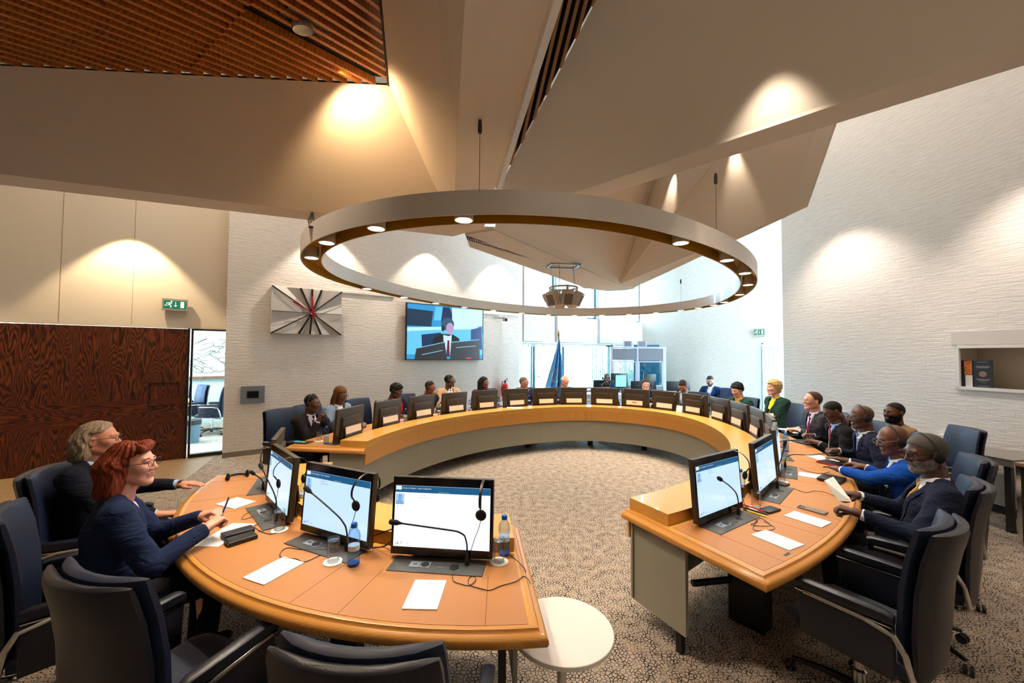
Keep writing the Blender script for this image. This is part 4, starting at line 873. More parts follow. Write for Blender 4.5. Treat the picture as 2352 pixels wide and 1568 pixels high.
def hand_mesh(pose):
    """right hand, wrist at the origin, fingers along +y, palm down, thumb on the -x side"""
    if pose in HANDC: return HANDC[pose]
    f = F((-.085, -.07, -.11), (.07, .2, .055), .0034)
    for x in (-.03, -.01, .01, .028): f.cap((x*.55, .0, 0), (x, .084, .002), .0135, .0115, .014)
    f.cap((0, -.03, 0), (0, .02, 0), .0255, .024, .015); curl = {'flat': (.10, .16, .12), 'rest': (.35, .5, .35), 'grip': (.8, 1.15, .7), 'fist': (1.2, 1.5, .9)}[pose]
    for i, (x, L) in enumerate(((-.03, .072), (-.01, .08), (.01, .075), (.028, .058))):
        p = np.array([x, .086, .0]); a = 0.; seg = (.45, .31, .24); r = .0092 if i < 3 else .0082; sp = (x+.0)*.9
        for k in range(3):
            a += curl[k]*(1+.08*i); d = np.array([sp*(1 if k == 0 else .5), math.cos(a), -math.sin(a)]); d /= np.linalg.norm(d); q = p+d*L*seg[k]; f.cap(p, q, r, r*.92, .004); p, r = q, r*.93
    tp = {'flat': [(-.02, .02, -.004), (-.045, .05, -.012), (-.058, .08, -.014), (-.062, .105, -.014)], 'rest': [(-.02, .02, -.006), (-.042, .05, -.02), (-.045, .078, -.032), (-.038, .1, -.04)],
          'grip': [(-.02, .02, -.008), (-.038, .048, -.026), (-.034, .074, -.042), (-.02, .094, -.05)], 'fist': [(-.02, .02, -.008), (-.036, .045, -.03), (-.025, .068, -.044), (-.006, .078, -.046)]}[pose]
    f.cap(tp[0], tp[1], .016, .013, .012); f.cap(tp[1], tp[2], .0125, .0105, .004); f.cap(tp[2], tp[3], .0105, .009, .004)
    HANDC[pose] = f.mesh(); return HANDC[pose]
def skin_mat(c):
    k = 'skin_'+c.strip('#')
    if k in MATS: return MATS[k]
    t = NT(k); b = t.b; nz = t.n('ShaderNodeTexNoise', i_Scale=14., i_Detail=4.); t.l(t.coord(), nz.inputs['Vector']); cc = srgb(c)
    t.l(t.ramp(nz.outputs[0], [(.3, tuple(x*.86 for x in cc[:3])+(1,)), (.7, tuple(min(1, x*1.1) for x in cc[:3])+(1,))]), b.inputs['Base Color']); b.inputs['Roughness'].default_value = .42
    b.inputs['Subsurface Weight'].default_value = .08; b.inputs['Subsurface Radius'].default_value = (.02, .008, .004); MATS[k] = t.m; return t.m
def hair_mat(c, c2=None, fine=False):
    k = 'hair_'+c.strip('#')+('f' if fine else '')
    if k in MATS: return MATS[k]
    t = NT(k); nz = t.n('ShaderNodeTexNoise', i_Scale=1., i_Detail=3.); t.l(t.coord((190, 190, 14) if not fine else (420, 420, 420)), nz.inputs['Vector']); cc = srgb(c); c2 = srgb(c2) if c2 else tuple(min(1, x*1.7) for x in cc[:3])+(1,)
    t.l(t.ramp(nz.outputs[0], [(.3, tuple(x*.6 for x in cc[:3])+(1,)), (.5, cc), (.8, c2)]), t.b.inputs['Base Color']); t.b.inputs['Roughness'].default_value = .6; t.b.inputs['Specular IOR Level'].default_value = .2; t.bump(nz.outputs[0], .4, .003); MATS[k] = t.m; return t.m
def cloth(c):
    k = 'cloth_'+c.strip('#')
    if k in MATS: return MATS[k]
    t = NT(k); b = t.b; b.inputs['Base Color'].default_value = srgb(c); b.inputs['Roughness'].default_value = .92; b.inputs['Specular IOR Level'].default_value = .2
    n1 = t.n('ShaderNodeTexNoise', i_Scale=9., i_Detail=2., i_Distortion=1.2); t.l(t.coord((1, 1, 2.2)), n1.inputs['Vector']); n2 = t.n('ShaderNodeTexNoise', i_Scale=500.); t.l(t.coord(), n2.inputs['Vector'])
    b1 = t.n('ShaderNodeBump', i_Strength=.55, i_Distance=.03); t.l(n1.outputs[0], b1.inputs['Height']); b2 = t.n('ShaderNodeBump', i_Strength=.2, i_Distance=.003); t.l(n2.outputs[0], b2.inputs['Height']); t.l(b1.outputs[0], b2.inputs['Normal']); t.l(b2.outputs[0], b.inputs['Normal'])
    MATS[k] = t.m; return t.m
def stripes(n, c1, c2, sc):
    t = NT(n); w = t.n('ShaderNodeTexWave', i_Scale=sc, bands_direction='DIAGONAL'); t.l(t.coord(), w.inputs['Vector']); t.l(t.ramp(w.outputs['Fac'], [(.78, srgb(c1)), (.84, srgb(c2))]), t.b.inputs['Base Color']); t.b.inputs['Roughness'].default_value = .6; return t.m
def person(H, yaw, label, skin, hair=None, jacket='#1b1f2b', shirt='#e9ebf0', tie=None, sex='m', lean=.13, hyaw=0., hpitch=0., handL=None, handR=None, poseL='rest', poseR='rest', beard=None, glasses=None, headset=False, near=False, build=1., extra=None, open_=.30, lapel=True, group=None, scarf=None, roll=0., palmR=0., palmL=0., arms='table', hpxL=None, hpxR=None, trousers='#15161c', hroll=0., cuff=True, watch=None):
    """H world head centre, yaw body facing (local +y); hands in local coordinates relative to the head's ground point"""
    cy, sy = math.cos(yaw), math.sin(yaw); bx_, by_ = H[0]+lean*sy, H[1]-lean*cy
    R = empty('person', (bx_, by_, 0), yaw, label, 'person', group)
    hd = np.array([0, lean, H[2]]); HR = Matrix.Rotation(hyaw, 3, 'Z') @ Matrix.Rotation(hpitch, 3, 'X') @ Matrix.Rotation(hroll, 3, 'Y'); HRn = np.array(HR)
    nb = hd+np.array([0, -.045-.02*abs(hpitch), -.170]); pel = np.array([0, -.0, .53]); b = build
    def hw(v): return hd+HRn@np.array(v)
    sh = {s: nb+np.array([s*.182*b, -.005, -.04]) for s in (-1, 1)}
    tgt = {1: np.array(handR if handR else (.14, .27, .795)), -1: np.array(handL if handL else (-.14, .27, .795))}
    for s in tgt: tgt[s] = tgt[s]+np.array([0, lean, 0 if tgt[s][2] > 0 else H[2]])
    for s, q in ((-1, hpxL), (1, hpxR)):
        if q: w_ = at(*q); dx_, dy_ = w_[0]-bx_, w_[1]-by_; tgt[s] = np.array([dx_*cy+dy_*sy, -dx_*sy+dy_*cy, w_[2]+.018])
    el = {}
    for s in (-1, 1):
        d = tgt[s]-sh[s]; L = np.linalg.norm(d); u_, f_ = .285, .262
        if L > u_+f_-.01: tgt[s] = sh[s]+d/L*(u_+f_-.01); d = tgt[s]-sh[s]; L = np.linalg.norm(d)
        a = (u_*u_-f_*f_+L*L)/(2*L); hh = math.sqrt(max(u_*u_-a*a, 0)); pole = np.array([s*.55, -.35, -.8]); dn = d/L; pole -= dn*(pole@dn); pole /= np.linalg.norm(pole); el[s] = sh[s]+dn*a+pole*hh
    h = .0105 if near else .0155
    allp = np.array([pel, hd, *sh.values(), *el.values(), *tgt.values()]); lo, hi = allp.min(0)-.14, allp.max(0)+.12; lo[2] = .42; hi[2] = nb[2]+.09
    lo[0] = min(lo[0], -.28*b); hi[0] = max(hi[0], .28*b); lo[1] = min(lo[1], -.2)
    def torso(f, off):
        ch = nb*.72+pel*.28+[0, .012, 0]; be = nb*.32+pel*.68+[0, .025, 0]
        f.cap(pel+[0, 0, .03], be, .118*b+off, .112*b+off, .05, sx=1.35); f.cap(be, ch, .112*b+off, .110*b+off, .05, sx=1.4); f.cap(ch, nb+[0, -.0, -.08], .112*b+off, .085+off, .05, sx=1.45)
        f.cap(sh[-1]+[.03, 0, -.01], sh[1]+[-.03, 0, -.01], .062+off, k=.06)
        for s in (-1, 1): f.cap(sh[s]+[-s*.03, -.005, .012], nb+[s*.03, -.01, .015], .046+off, .042+off, .04)
    f = F(lo, hi, h); torso(f, .0); X, Y, Z = f.full()
    zb = nb[2]-open_; spine = lambda z: pel[1]+(nb[1]-pel[1])*(z-pel[2])/(nb[2]-pel[2])
    wz = np.clip((Z-zb)/open_, 0, 1.3)*.082; cut = np.maximum(np.maximum(np.abs(X)-wz, (spine(Z)+.03)-Y), zb-Z)
    f0 = f.D.copy(); hole = np.sqrt(X**2+(Y-nb[1]-.012)**2)-.064; f.D = blur(np.maximum(np.maximum(f.D, -cut), -np.maximum(hole, nb[2]-.02-Z)).astype(np.float32))
    for s in (-1, 1):
        f.cap(sh[s], el[s], .064*min(b, 1.1), .053, .035); e = tgt[s]-(tgt[s]-el[s])/np.linalg.norm(tgt[s]-el[s])*(.045 if cuff else .02); f.cap(el[s], e, .052, .040, .02)
    f.D += (.0035*np.sin(Z*55+X*30+3*np.sin(Y*14))*np.clip((np.abs(X)-.1)*12, 0, 1)).astype(np.float32)
    mb = MB(); rows = []; cr0 = .060 if sex == 'm' else .055
    for zz_, rr in ((-.045, cr0+.026), (-.01, cr0+.021), (.022, cr0+.015), (.024, cr0+.009), (.0, cr0+.010), (-.04, cr0+.012)):
        rows.append([(rr*1.04*math.sin(a), nb[1]+.010-rr*math.cos(a), nb[2]+zz_-.016*(abs(a)/2.3)**2) for a in np.linspace(-2.25, 2.25, 22)])
    mb.grid(rows+[rows[0]])
    obj_from('jacket' if lapel else 'top', [f.mesh()]+([(np.array(mb.v), mb.f)] if lapel else []), cloth(jacket), R)
    g = F(lo*[1, 1, 1]+[0, 0, .0], [hi[0], hi[1], nb[2]+.06], max(h, .011)); torso(g, -.013); X2, Y2, Z2 = g.full()
    g.D = np.maximum(np.maximum(g.D, (nb[2]-open_-.1)-Z2), Z2-nb[2]+.03).astype(np.float32); g.D = blur(np.maximum(g.D, np.abs(X2)-.15).astype(np.float32))
    V1, Q1 = g.mesh(); mb = MB(); cr = .060 if sex == 'm' else .055
    if scarf is None or True:
        rows = []
        for zz_, rr in ((-.02, cr+.012), (.012, cr+.004), (.042, cr), (.040, cr-.004), (.0, cr-.002)):
            rows.append([(rr*math.cos(a), nb[1]+.013+rr*math.sin(a)*1.02, nb[2]+zz_-.022*max(0, math.sin(a))*1.2) for a in [2*math.pi*k/24 for k in range(24)]])
        mb.grid(rows, closed=True)
    obj_from('shirt', [(V1, Q1)]+([(np.array(mb.v), mb.f)] if lapel or sex == 'm' else []), cloth(shirt), R)
    def surf(fd, D, x, z):
        i = int(round((x-fd.lo[0])/fd.h)); k = int(round((z-fd.lo[2])/fd.h)); i = min(max(i, 0), fd.n[0]-1); k = min(max(k, 0), fd.n[2]-1); c = np.where(D[i, :, k] < 0)[0]
        if len(c) == 0: return spine(z)+.1
        j = c[-1]; d0 = D[i, j, k]; d1 = D[i, min(j+1, fd.n[1]-1), k]; return fd.lo[1]+fd.h*(j+(d0/(d0-d1) if d1 != d0 else 0))
    if tie is not None:
        mb = MB(); rows = []
        for i in range(9):
            z = nb[2]-.005-(open_+.02)*i/8; w = [.017, .014, .016, .021, .025, .029, .032, .034, .036][i]; ys = surf(g, g.D, 0, z) if i > 0 else nb[1]+.013+cr+.004; th = .012 if i < 2 else .005
            if i == 0: z += .012; w = .02
            rows.append([(-w, ys-.003, z), (-w*.6, ys+th, z), (w*.6, ys+th, z), (w, ys-.003, z)])
        mb.grid(rows); mb.grid([[(p[0], p[1]-.008, p[2]) for p in r][::-1] for r in rows]); mb.build('tie', tie if not isinstance(tie, str) else cloth(tie), R, True)
    if lapel:
        for s in (-1, 1):
            rows = []
            for i in range(8):
                t = i/7; z = zb+.004+open_*1.02*t; x0 = s*(.082*min(t, 1.)+.001); wd = .004+.042*math.sin(min(1, t*1.25)*math.pi/2)*(1 if t < .75 else .75); q = []
                for k in range(4): x = x0+s*wd*k/3; q.append((x, surf(f, f0, x, z)+.0075-.001*k, z+.008*k/3*(1 if t < .75 else -1)))
                rows.append(q+[(p[0], p[1]-.007, p[2]) for p in q[::-1]])
            mb = MB(); mb.grid(rows, closed=True, caps=True); mb.build('lapel', cloth(jacket), R, True)
    if scarf:
        for s in (-1, 1):
            mb = MB(); rows = []
            for i in range(12):
                t = i/11; z = nb[2]+.04-.42*t; x = s*(.055+.03*min(1, t*3)); q = [(x+s*dx, (surf(f, f0, x+s*dx, z) if t > .12 else nb[1]+.05)+.012, z) for dx in (-.03, -.01, .01, .03)]; rows.append(q+[(p[0], p[1]-.014, p[2]) for p in q[::-1]])
            mb.grid(rows, closed=True, caps=True); mb.build('scarf', cloth(scarf), R, True)
    # skin: head, neck and hands of one figure
    K = []; V, Q = head_mesh(sex); K.append((hd+V@HRn.T, Q))
    mb = MB(); mb.tube([hw((0, -.03, -.08)), hd*.45+nb*.55+[0, .0, 0], nb+[0, .0, -.05]], [.05, .052, .056], 18); K.append((np.array(mb.v), mb.f))
    for s, pose, pl in ((1, poseR, palmR), (-1, poseL, palmL)):
        fd = tgt[s]-el[s]; fd /= np.linalg.norm(fd); ydir = fd if arms != 'table' else fd*np.array([1, 1, .35]); ydir = ydir/np.linalg.norm(ydir); up_ = np.array([math.sin(pl)*s, 0, math.cos(pl)]); z_ = up_-ydir*(up_@ydir); z_ /= np.linalg.norm(z_); x_ = np.cross(ydir, z_)
        V, Q = hand_mesh(pose); V = V*np.array([s, 1, 1]); Q = Q[:, ::-1] if s < 0 else Q; K.append((tgt[s]+V@np.array([x_, ydir, z_]), Q)); mb = MB(); mb.tube([tgt[s]-fd*.06, tgt[s]+fd*.004], [.028, .026], 14); K.append((np.array(mb.v), mb.f))
        if cuff: mb = MB(); mb.tube([tgt[s]-fd*.06, tgt[s]-fd*.012], [.0345, .0335], 16); mb.build('shirt_cuff', cloth(shirt), R, True)
        if watch == s: mb = MB(); mb.tube([tgt[s]-fd*.004, tgt[s]+fd*.016], [.031, .030], 16); mb.build('watch', BLKP, R, True)
    mb = MB(); mb.tube([pel+[0, 0, -.02], pel*.5+nb*.5+[0, .01, 0], nb+[0, 0, -.03]], [.085, .08, .055], 14)
    for s in (-1, 1):
        mb.tube([nb+[s*.01, -.005, -.05], sh[s]+[-s*.01, 0, -.01], sh[s]*.5+el[s]*.5, el[s], el[s]*.5+tgt[s]*.5, tgt[s]+(tgt[s]-el[s])*.03], [.042, .042, .034, .027, .026, .025], 12)
        mb.tube([pel+[s*.03, 0, -.02], (s*.085, .0, .53), (s*.11, .22, .535), (s*.125, .42, .52), (s*.128, .44, .28), (s*.13, .43, .06)], [.06, .07, .065, .048, .04, .03], 12)
    K.append((np.array(mb.v), mb.f)); bo = obj_from('body', K, skin_mat(skin), R); rm = bo.modifiers.new('r', 'REMESH'); rm.mode = 'VOXEL'; rm.voxel_size = .0046 if near else .007; rm.use_smooth_shade = True
    HANDS[label] = {s: (np.array([bx_+tgt[s][0]*cy-tgt[s][1]*sy, by_+tgt[s][0]*sy+tgt[s][1]*cy, tgt[s][2]]), (tgt[s]-el[s])/np.linalg.norm(tgt[s]-el[s])) for s in (-1, 1)}; HANDS[label]['yaw'] = yaw
    def place(o): o.matrix_local = Matrix.Translation(tuple(hd)) @ HR.to_4x4(); return o
    if hair: style, c = hair[0], hair[1]; place(obj_from('hair', hair_mesh(sex, style), hair_mat(c, hair[2] if len(hair) > 2 else None, style in ('buzz', 'short', 'thick', 'puffy', 'fringe', 'recede')), R))
    if beard: place(obj_from('beard', beard_mesh(beard[1] if len(beard) > 1 else True), hair_mat(beard[0], beard[2] if len(beard) > 2 else None, True), R))
    mb = MB()
    for s in (-1, 1): mb.ell((s*.0315, .0735, .006), (.0122, .0122, .011), 8)
    e = place(mb.build('eyes', mat('eye_white', '#cfc8c0', .25), R, True)); mb = MB()
    for s in (-1, 1): mb.ell((s*.0315, .0835, .0065), (.0052, .0042, .0055), 6)
    mb.build('iris', mat('iris_dark', '#1d120c', .2), e, True)
    mb = MB()
    for s in (-1, 1): mb.tube([(s*.016, .0895, .0255), (s*.03, .0905, .0295), (s*.046, .081, .0265)], [.0025, .003, .0015], 6)
    place(mb.build('eyebrows', hair_mat(hair[1] if hair and hair[0] != 'blonde' else '#2a1a12'), R, True))
    if sex == 'f': mb = MB(); mb.ell((0, .0895, -.0545), (.019, .004, .004), 6); mb.ell((0, .0885, -.065), (.016, .005, .005), 6); place(mb.build('lips', skin_mat({'l': '#b0605a', 'd': '#6a3530'}['l' if sum(srgb(skin)[:3]) > .8 else 'd']), R, True))
    if glasses:
        mb = MB(); z0 = .003
        for s in (-1, 1):
            mb.tube([(s*.033+.023*math.cos(a), .103-.006*abs(math.cos(a)*s+.4)*0, z0+.0175*math.sin(a)) for a in np.linspace(0, 2*math.pi, 20)], .0016 if glasses != '#2b1a12' else .0026, 5)
            mb.tube([(s*.056, .102, z0+.006), (s*.07, .07, z0+.008), (s*.082, .0, z0+.006), (s*.083, -.02, -.01)], .0018, 5)
        mb.tube([(-.01, .103, z0+.004), (0, .106, z0+.007), (.01, .103, z0+.004)], .0016, 5); place(mb.build('glasses', mat('spectacle_'+glasses.strip('#'), glasses, .3, .3), R, True))
    if headset:
        hs = .0 if not hair or hair[0] in ('buzz', 'short', 'fringe') else .012; band = mat('headset_band', '#2a2b2d', .35)
        mb = MB(); mb.tube([((.09+hs)*math.sin(a), -.005+.01*math.cos(a), .02+(.103+hs)*math.cos(a)) for a in np.linspace(-1.75, 1.75, 22)], .006, 8, flat=.45); hsn = place(mb.build('headset', band, R, True))
        for s in (-1, 1): mb = MB(); mb.ell((s*(.093+hs), -.003, -.01), (.013, .03, .032), 8); mb.build('ear_cup', RUB, hsn, True)
    # legs under the table
    mb = MB()
    for s in (-1, 1): mb.tube([(s*.085, -.02, .53), (s*.11, .22, .535), (s*.125, .42, .52), (s*.128, .455, .47), (s*.128, .445, .28), (s*.13, .43, .09)], [.085, .084, .068, .06, .052, .045], 12)
    mb.ell((0, -.02, .53), (.18, .13, .1), 8); mb.build('trousers', cloth(trousers), R, True)
    for s in (-1, 1): mb = MB(); mb.ell((s*.13, .49, .045), (.042, .13, .045), 8); mb.build('shoe', mat('black_shoe', '#0b0b0c', .3), R, True)
    return R
TIES = {'maroon': '#5a1226', 'red': '#c8102c', 'magenta': '#8e1f6e', 'dark': '#2c3044', 'steel': '#6a83ab', 'gold': stripes('gold_striped_silk', '#b4822e', '#e8dcc0', 14.), 'yellow': '#dfa528', 'tan': '#7a6248', 'blue': '#2d4f7c'}
def seat_person(px, py, z, psi, label, chair=None, turn=0., **k):
    p, n = ov(psi, 2.65); H = at(px, py, z); return person(H, face_in(n)+turn, label, **k)
# ------------------------------------------------------------------ people at the table
def ovr(p, B=TBL):
    """inverse of ov: normal angle and offset of a plan point"""
    cx, cy, t, c, d = B; h = math.hypot(c, d); x, y = p[0]-cx, p[1]-cy; u = x*math.cos(t)+y*math.sin(t); w = -x*math.sin(t)+y*math.cos(t); au, aw = abs(u), abs(w)
    if au*d < (aw+d)*c: r = math.hypot(au, aw+d)-h; n = (au/(r+h), (aw+d)/(r+h))
    else: r = math.hypot(au-c, aw); n = ((au-c)/r, aw/r)
    return math.degrees(math.atan2(n[1]*math.copysign(1, w), n[0]*math.copysign(1, u))), r
def colz(px, psi, r, py):                        # head point in the pixel column px over offset r of the oval
    best = None
    for D in np.arange(1.2, 11, .01):
        d = ray(px, py); p = d*(D/d[1])+np.array([0, 0, CH]); ps, rr = ovr(p[:2])
        if abs((ps-psi+180) % 360-180) > 14: continue
        c_ = abs(rr-r)+.012*abs((ps-psi+180) % 360-180)
        if best is None or c_ < best[0]: best = (c_, p)
    return best[1]
PEOPLE = [
 dict(px=717, py=925, psi=113.2, label='bald man in dark suit with headset, chin on hand, at the far left table end', skin='#5c3a2b', hair=('buzz', '#15100d'), jacket='#27262a', shirt='#c9d3ea', tie='#7a1626', hyaw=.35, hpitch=-.1, handR=(-.02, .10, -.225), poseR='fist', headset=True, lean=.2, handL=(-.2, .3, .795), arms='free', turn=-.25),
 dict(px=782, py=906, psi=102.6, label='woman with long brown braids in a pale blue blazer reading', skin='#6b4433', hair=('locks', '#5e3a1e', '#a4743c'), jacket='#7f93ab', shirt='#eef0f4', sex='f', hyaw=-.05, hpitch=-.3, glasses='#2b1a12', lean=.1),
 dict(px=911, py=897, psi=92.8, label='person with puffy black hair, bright red scarf and headset looking down', skin='#5a3a2d', hair=('puffy', '#0d0c0c', '#1c1a1a'), jacket='#171a26', shirt='#dfe6f4', scarf='#c40f16', glasses='#888888', headset=True, hyaw=.4, hpitch=-.35, lean=.16),
 dict(px=988, py=889, psi=83, label='man with headset in navy suit covering his mouth with his hand', skin='#80513a', hair=('buzz', '#1f1713'), jacket='#1c2233', shirt='#d9c8e6', tie='#20263c', glasses='#444444', headset=True, hyaw=.4, hpitch=-.2, handR=(.02, .11, -.18), poseR='fist', arms='free', lean=.2, handL=(-.12, .28, .795)),
 dict(px=1033, py=874, psi=73.7, label='man in a light tan suit and headset sitting upright', skin='#5e3c2b', hair=('buzz', '#141110'), jacket='#c2a078', shirt='#e9e9ee', tie='#7a6248', headset=True, hyaw=.8, glasses='#777777', lean=.08),
 dict(px=1112, py=878, psi=64.4, label='woman with long straight dark hair in a purple blouse', skin='#6d4433', hair=('long', '#1a100e', '#35211c'), jacket='#4b2a5c', shirt='#4b2a5c', sex='f', lapel=False, hyaw=.6, open_=.12, lean=.12, cuff=False),
 dict(px=1204, py=878, psi=53, label='grey haired man in glasses and yellow tie with hand at his chin', skin='#b47a5e', hair=('short', '#5b554f', '#8d867e'), jacket='#232a3c', shirt='#dfe4ee', tie='#dfa528', glasses='#333333', hyaw=.7, handR=(.02, .12, -.22), poseR='fist', arms='free', lean=.18),
 dict(px=1298, py=874, psi=37.7, label='bald white haired man with glasses leaning forward in front of the blue flag', skin='#e0a088', hair=('fringe', '#d8d4ce'), jacket='#26344e', shirt='#eef0f4', glasses='#55402a', hyaw=.6, hpitch=-.2, handR=(.02, .12, -.22), poseR='fist', arms='free', lean=.2),
 dict(px=1392, py=890, psi=19.2, label='dark haired person with headset mostly hidden behind a desk monitor', skin='#5a3a2c', hair=('thick', '#120f10'), jacket='#20242f', shirt='#d8dbe4', headset=True, hpitch=-.3, lean=.2),
 dict(px=1483, py=883, psi=1.3, label='man with long dark grey hair, glasses and headset looking ahead', skin='#d8a48e', hair=('side', '#3a3130', '#6d6462'), jacket='#17181c', shirt='#eceef4', tie='#5a1226', headset=True, glasses='#888888', hyaw=.5, lean=.12),
 dict(px=1568, py=886, psi=-16.6, label='man with short dark hair bent low over the desk writing', skin='#a0684e', hair=('short', '#2a201c'), jacket='#1d2130', shirt='#e6e9f2', tie='#55729c', glasses='#444444', hpitch=-.6, hyaw=.1, lean=.28),
 dict(px=1693, py=895, psi=-36, label='woman with short black hair and patterned scarf in a green jacket', skin='#d39c80', hair=('puffy', '#161314', '#2b2627'), jacket='#21423a', shirt='#c89a3c', sex='f', hyaw=0, hpitch=-.35, lean=.12),
 dict(px=1777, py=890, psi=-53.5, label='blonde woman with folded arms in a dark green blazer over a yellow top', skin='#e2ae96', hair=('blonde', '#c79f63', '#f0d9a4'), jacket='#1d3a33', shirt='#dcd02e', sex='f', hyaw=0, handR=(-.12, .14, .93), handL=(.1, .16, .93), poseR='rest', poseL='rest', arms='free', lean=.05, cuff=False),
 dict(px=1866, py=920, psi=-62.7, label='balding man in a charcoal suit with a magenta tie and hands clasped', skin='#dc9c80', hair=('recede', '#4a3228'), jacket='#3a3b42', shirt='#dfe6f6', tie='#8e1f6e', hyaw=.0, handR=(.03, .25, .80), handL=(-.05, .25, .80), glasses='#999999', near=True, lean=.12, hpxL=(1838,992,.79), hpxR=(1830,988,.79)),
 dict(px=1912, py=944, psi=-71.6, label='man in a black suit with a bright red tie looking down and writing', skin='#664030', hair=('buzz', '#17120f'), jacket='#1a1a1c', shirt='#8fb4e6', tie='#c8102c', hyaw=.1, hpitch=-.45, glasses='#2b1a12', poseR='grip', near=True, lean=.17, hpxL=(1880,1020,.79), hpxR=(1866,1003,.80)),
 dict(px=1978, py=957, psi=-80.6, label='man in navy suit with pale blue tie and headset writing on papers', skin='#5a392b', jacket='#1c2136', shirt='#eceef4', tie='#7f98cc', headset=True, hyaw=.2, hpitch=-.12, glasses='#888888', poseR='grip', near=True, lean=.18, build=1.03, hpxL=(1946,1062,.79), hpxR=(1922,1038,.80), poseL='flat'),
 dict(px=2050, py=1010, psi=-92, label='bald man in a bright royal blue suit with headset, second from the right front', skin='#6a4535', jacket='#0b47a0', shirt='#e6eaf4', tie='#1a3d78', headset=True, hyaw=.4, hpitch=-.2, glasses='#8a8a8a', poseL='flat', poseR='rest', near=True, lean=.22, build=1.06, handL=(-.17, .36, .795), handR=(.1, .30, .80), hpxL=(1925,1083,.80), hpxR=(1985,1076,.80)),
 dict(px=2126, py=1040, psi=-101.5, label='grey haired bearded man in navy suit with gold tie, headset and a sheet of paper', skin='#54372b', hair=('short', '#4a4745', '#8d8884'), beard=('#6d6966', True, '#b8b4b0'), jacket='#1a2138', shirt='#eef0f6', tie=TIES['gold'], headset=True, hyaw=.5, hpitch=-.15, glasses='#2b1a12', poseL='grip', poseR='grip', near=True, lean=.0, build=1.0, handL=(-.10, .30, .84), handR=(.17, .27, .86), hpxL=(1972,1185,.85), hpxR=(1968,1143,.84), turn=.12),
 dict(px=228, py=1008, psi=150.5, label='man with wavy grey hair and glasses in a navy suit at the left table edge', skin='#c98a70', hair=('greylong', '#8b7a66', '#cbbda6'), jacket='#121624', shirt='#a9c4ea', tie='#8b1538', glasses='#40352c', near=True, lean=.1, hyaw=0, handL=(-.30, .42, .77), poseL='flat', handR=(.02, .2, .7), poseR='rest', build=1.08, watch=-1, r=2.93, hpxL=(413,1117,.775), hpxR=(362,1188,.70)),
 dict(px=303, py=1066, psi=171, label='woman with wavy red brown hair and glasses in a navy cardigan holding a pen', skin='#dfa38c', hair=('bob', '#6b2a17', '#a8552c'), jacket='#182545', shirt='#d9cfe0', sex='f', lapel=False, glasses='#2a2230', near=True, lean=.12, hyaw=-.55, hpitch=.05, handL=(-.06, .34, .84), handR=(.05, .32, .85), poseL='grip', poseR='grip', open_=.16, cuff=False, build=1.03, arms='free', hpxL=(462,1193,.84), hpxR=(470,1222,.82)),
]
for d in PEOPLE:
    d = dict(d); px, py, psi, r = d.pop('px'), d.pop('py'), d.pop('psi'), d.pop('r', 2.65); turn = d.pop('turn', 0.)
    H = colz(px, psi, r, py); p, n = ov(psi, r); person(H, face_in(n)+turn, d.pop('label'), **d)
SECOND = [dict(px=2054, py=947, z=1.17, aim=-72, label='bearded man in a tan jacket seated behind the table by the brick wall', skin='#6b3d22', hair=('buzz', '#17110e'), beard=('#1a120e', True), jacket='#8d6e47', shirt='#1c2030', hyaw=.35, lean=.05, near=True, cuff=False),
 dict(px=1631, py=874, z=1.2, aim=-12, label='man with dark beard in a blue suit in the second row before the brick wall', skin='#c08a6e', hair=('short', '#2b211c'), beard=('#2a1d16', False), jacket='#17335e', shirt='#dbe6f6', glasses='#555555', hyaw=.4, hpitch=-.3, lean=.05, cuff=False),
 dict(px=1392, py=868, z=1.2, aim=20, label='bald dark skinned man in the second row behind a desk monitor', skin='#5e3b2d', jacket='#1c3a5c', shirt='#dbe6f6', hpitch=-.1, lean=.05, headset=True)]
for d in SECOND:
    d = dict(d); H = at(d.pop('px'), d.pop('py'), d.pop('z')); p, n = ov(d.pop('aim'), 2.6); dv = p-H[:2]; dv = -n
    person(H, math.atan2(-dv[0], dv[1]), d.pop('label'), **d)
# chairs
for ps, r, lb, tn in [(-110.6, 2.60, 'empty chair at the right front table end', 0), (188.6, 2.60, 'empty chair at the left front, its back turned to us', .14), (210.6, 2.65, 'empty chair in the bottom foreground, only its top in view', 0),
    (168.6, 2.76, 'chair of the red haired woman at the left picture edge', .0), (152.5, 2.86, 'chair of the grey haired man at the left', 0), (-99.8, 2.68, 'chair of the grey bearded man', 0), (-90, 2.85, 'chair of the man in bright blue', 0), (-80.6, 2.85, 'chair of the man writing in navy', 0),
    (-71.6, 2.85, 'chair of the man with the bright red tie', 0), (-62.7, 2.85, 'chair of the man with the magenta tie', 0), (-51.5, 2.92, 'chair of the blonde woman', .1), (-33.5, 2.9, 'chair of the short haired woman in green', 0), (-15, 3.0, 'chair of the man bent over writing', 0), (1.3, 2.9, 'chair of the long haired man', 0), (19.2, 2.9, 'chair of the hidden dark haired person', 0), (39, 2.95, 'chair of the bald man by the flag', 0),
    (53.5, 2.9, 'chair of the man with the yellow tie', 0), (64.4, 2.9, 'chair of the woman in purple', 0), (74.5, 2.9, 'chair of the man in the tan suit', 0), (85, 2.85, 'chair of the man covering his mouth', 0), (95.5, 2.85, 'chair of the person with the red scarf', 0), (105, 2.9, 'chair of the woman with braids', 0), (110.6, 2.86, 'chair of the man at the far left table end', -.1)]:
    chair_at(ps, r, 'navy leather '+lb, tn)
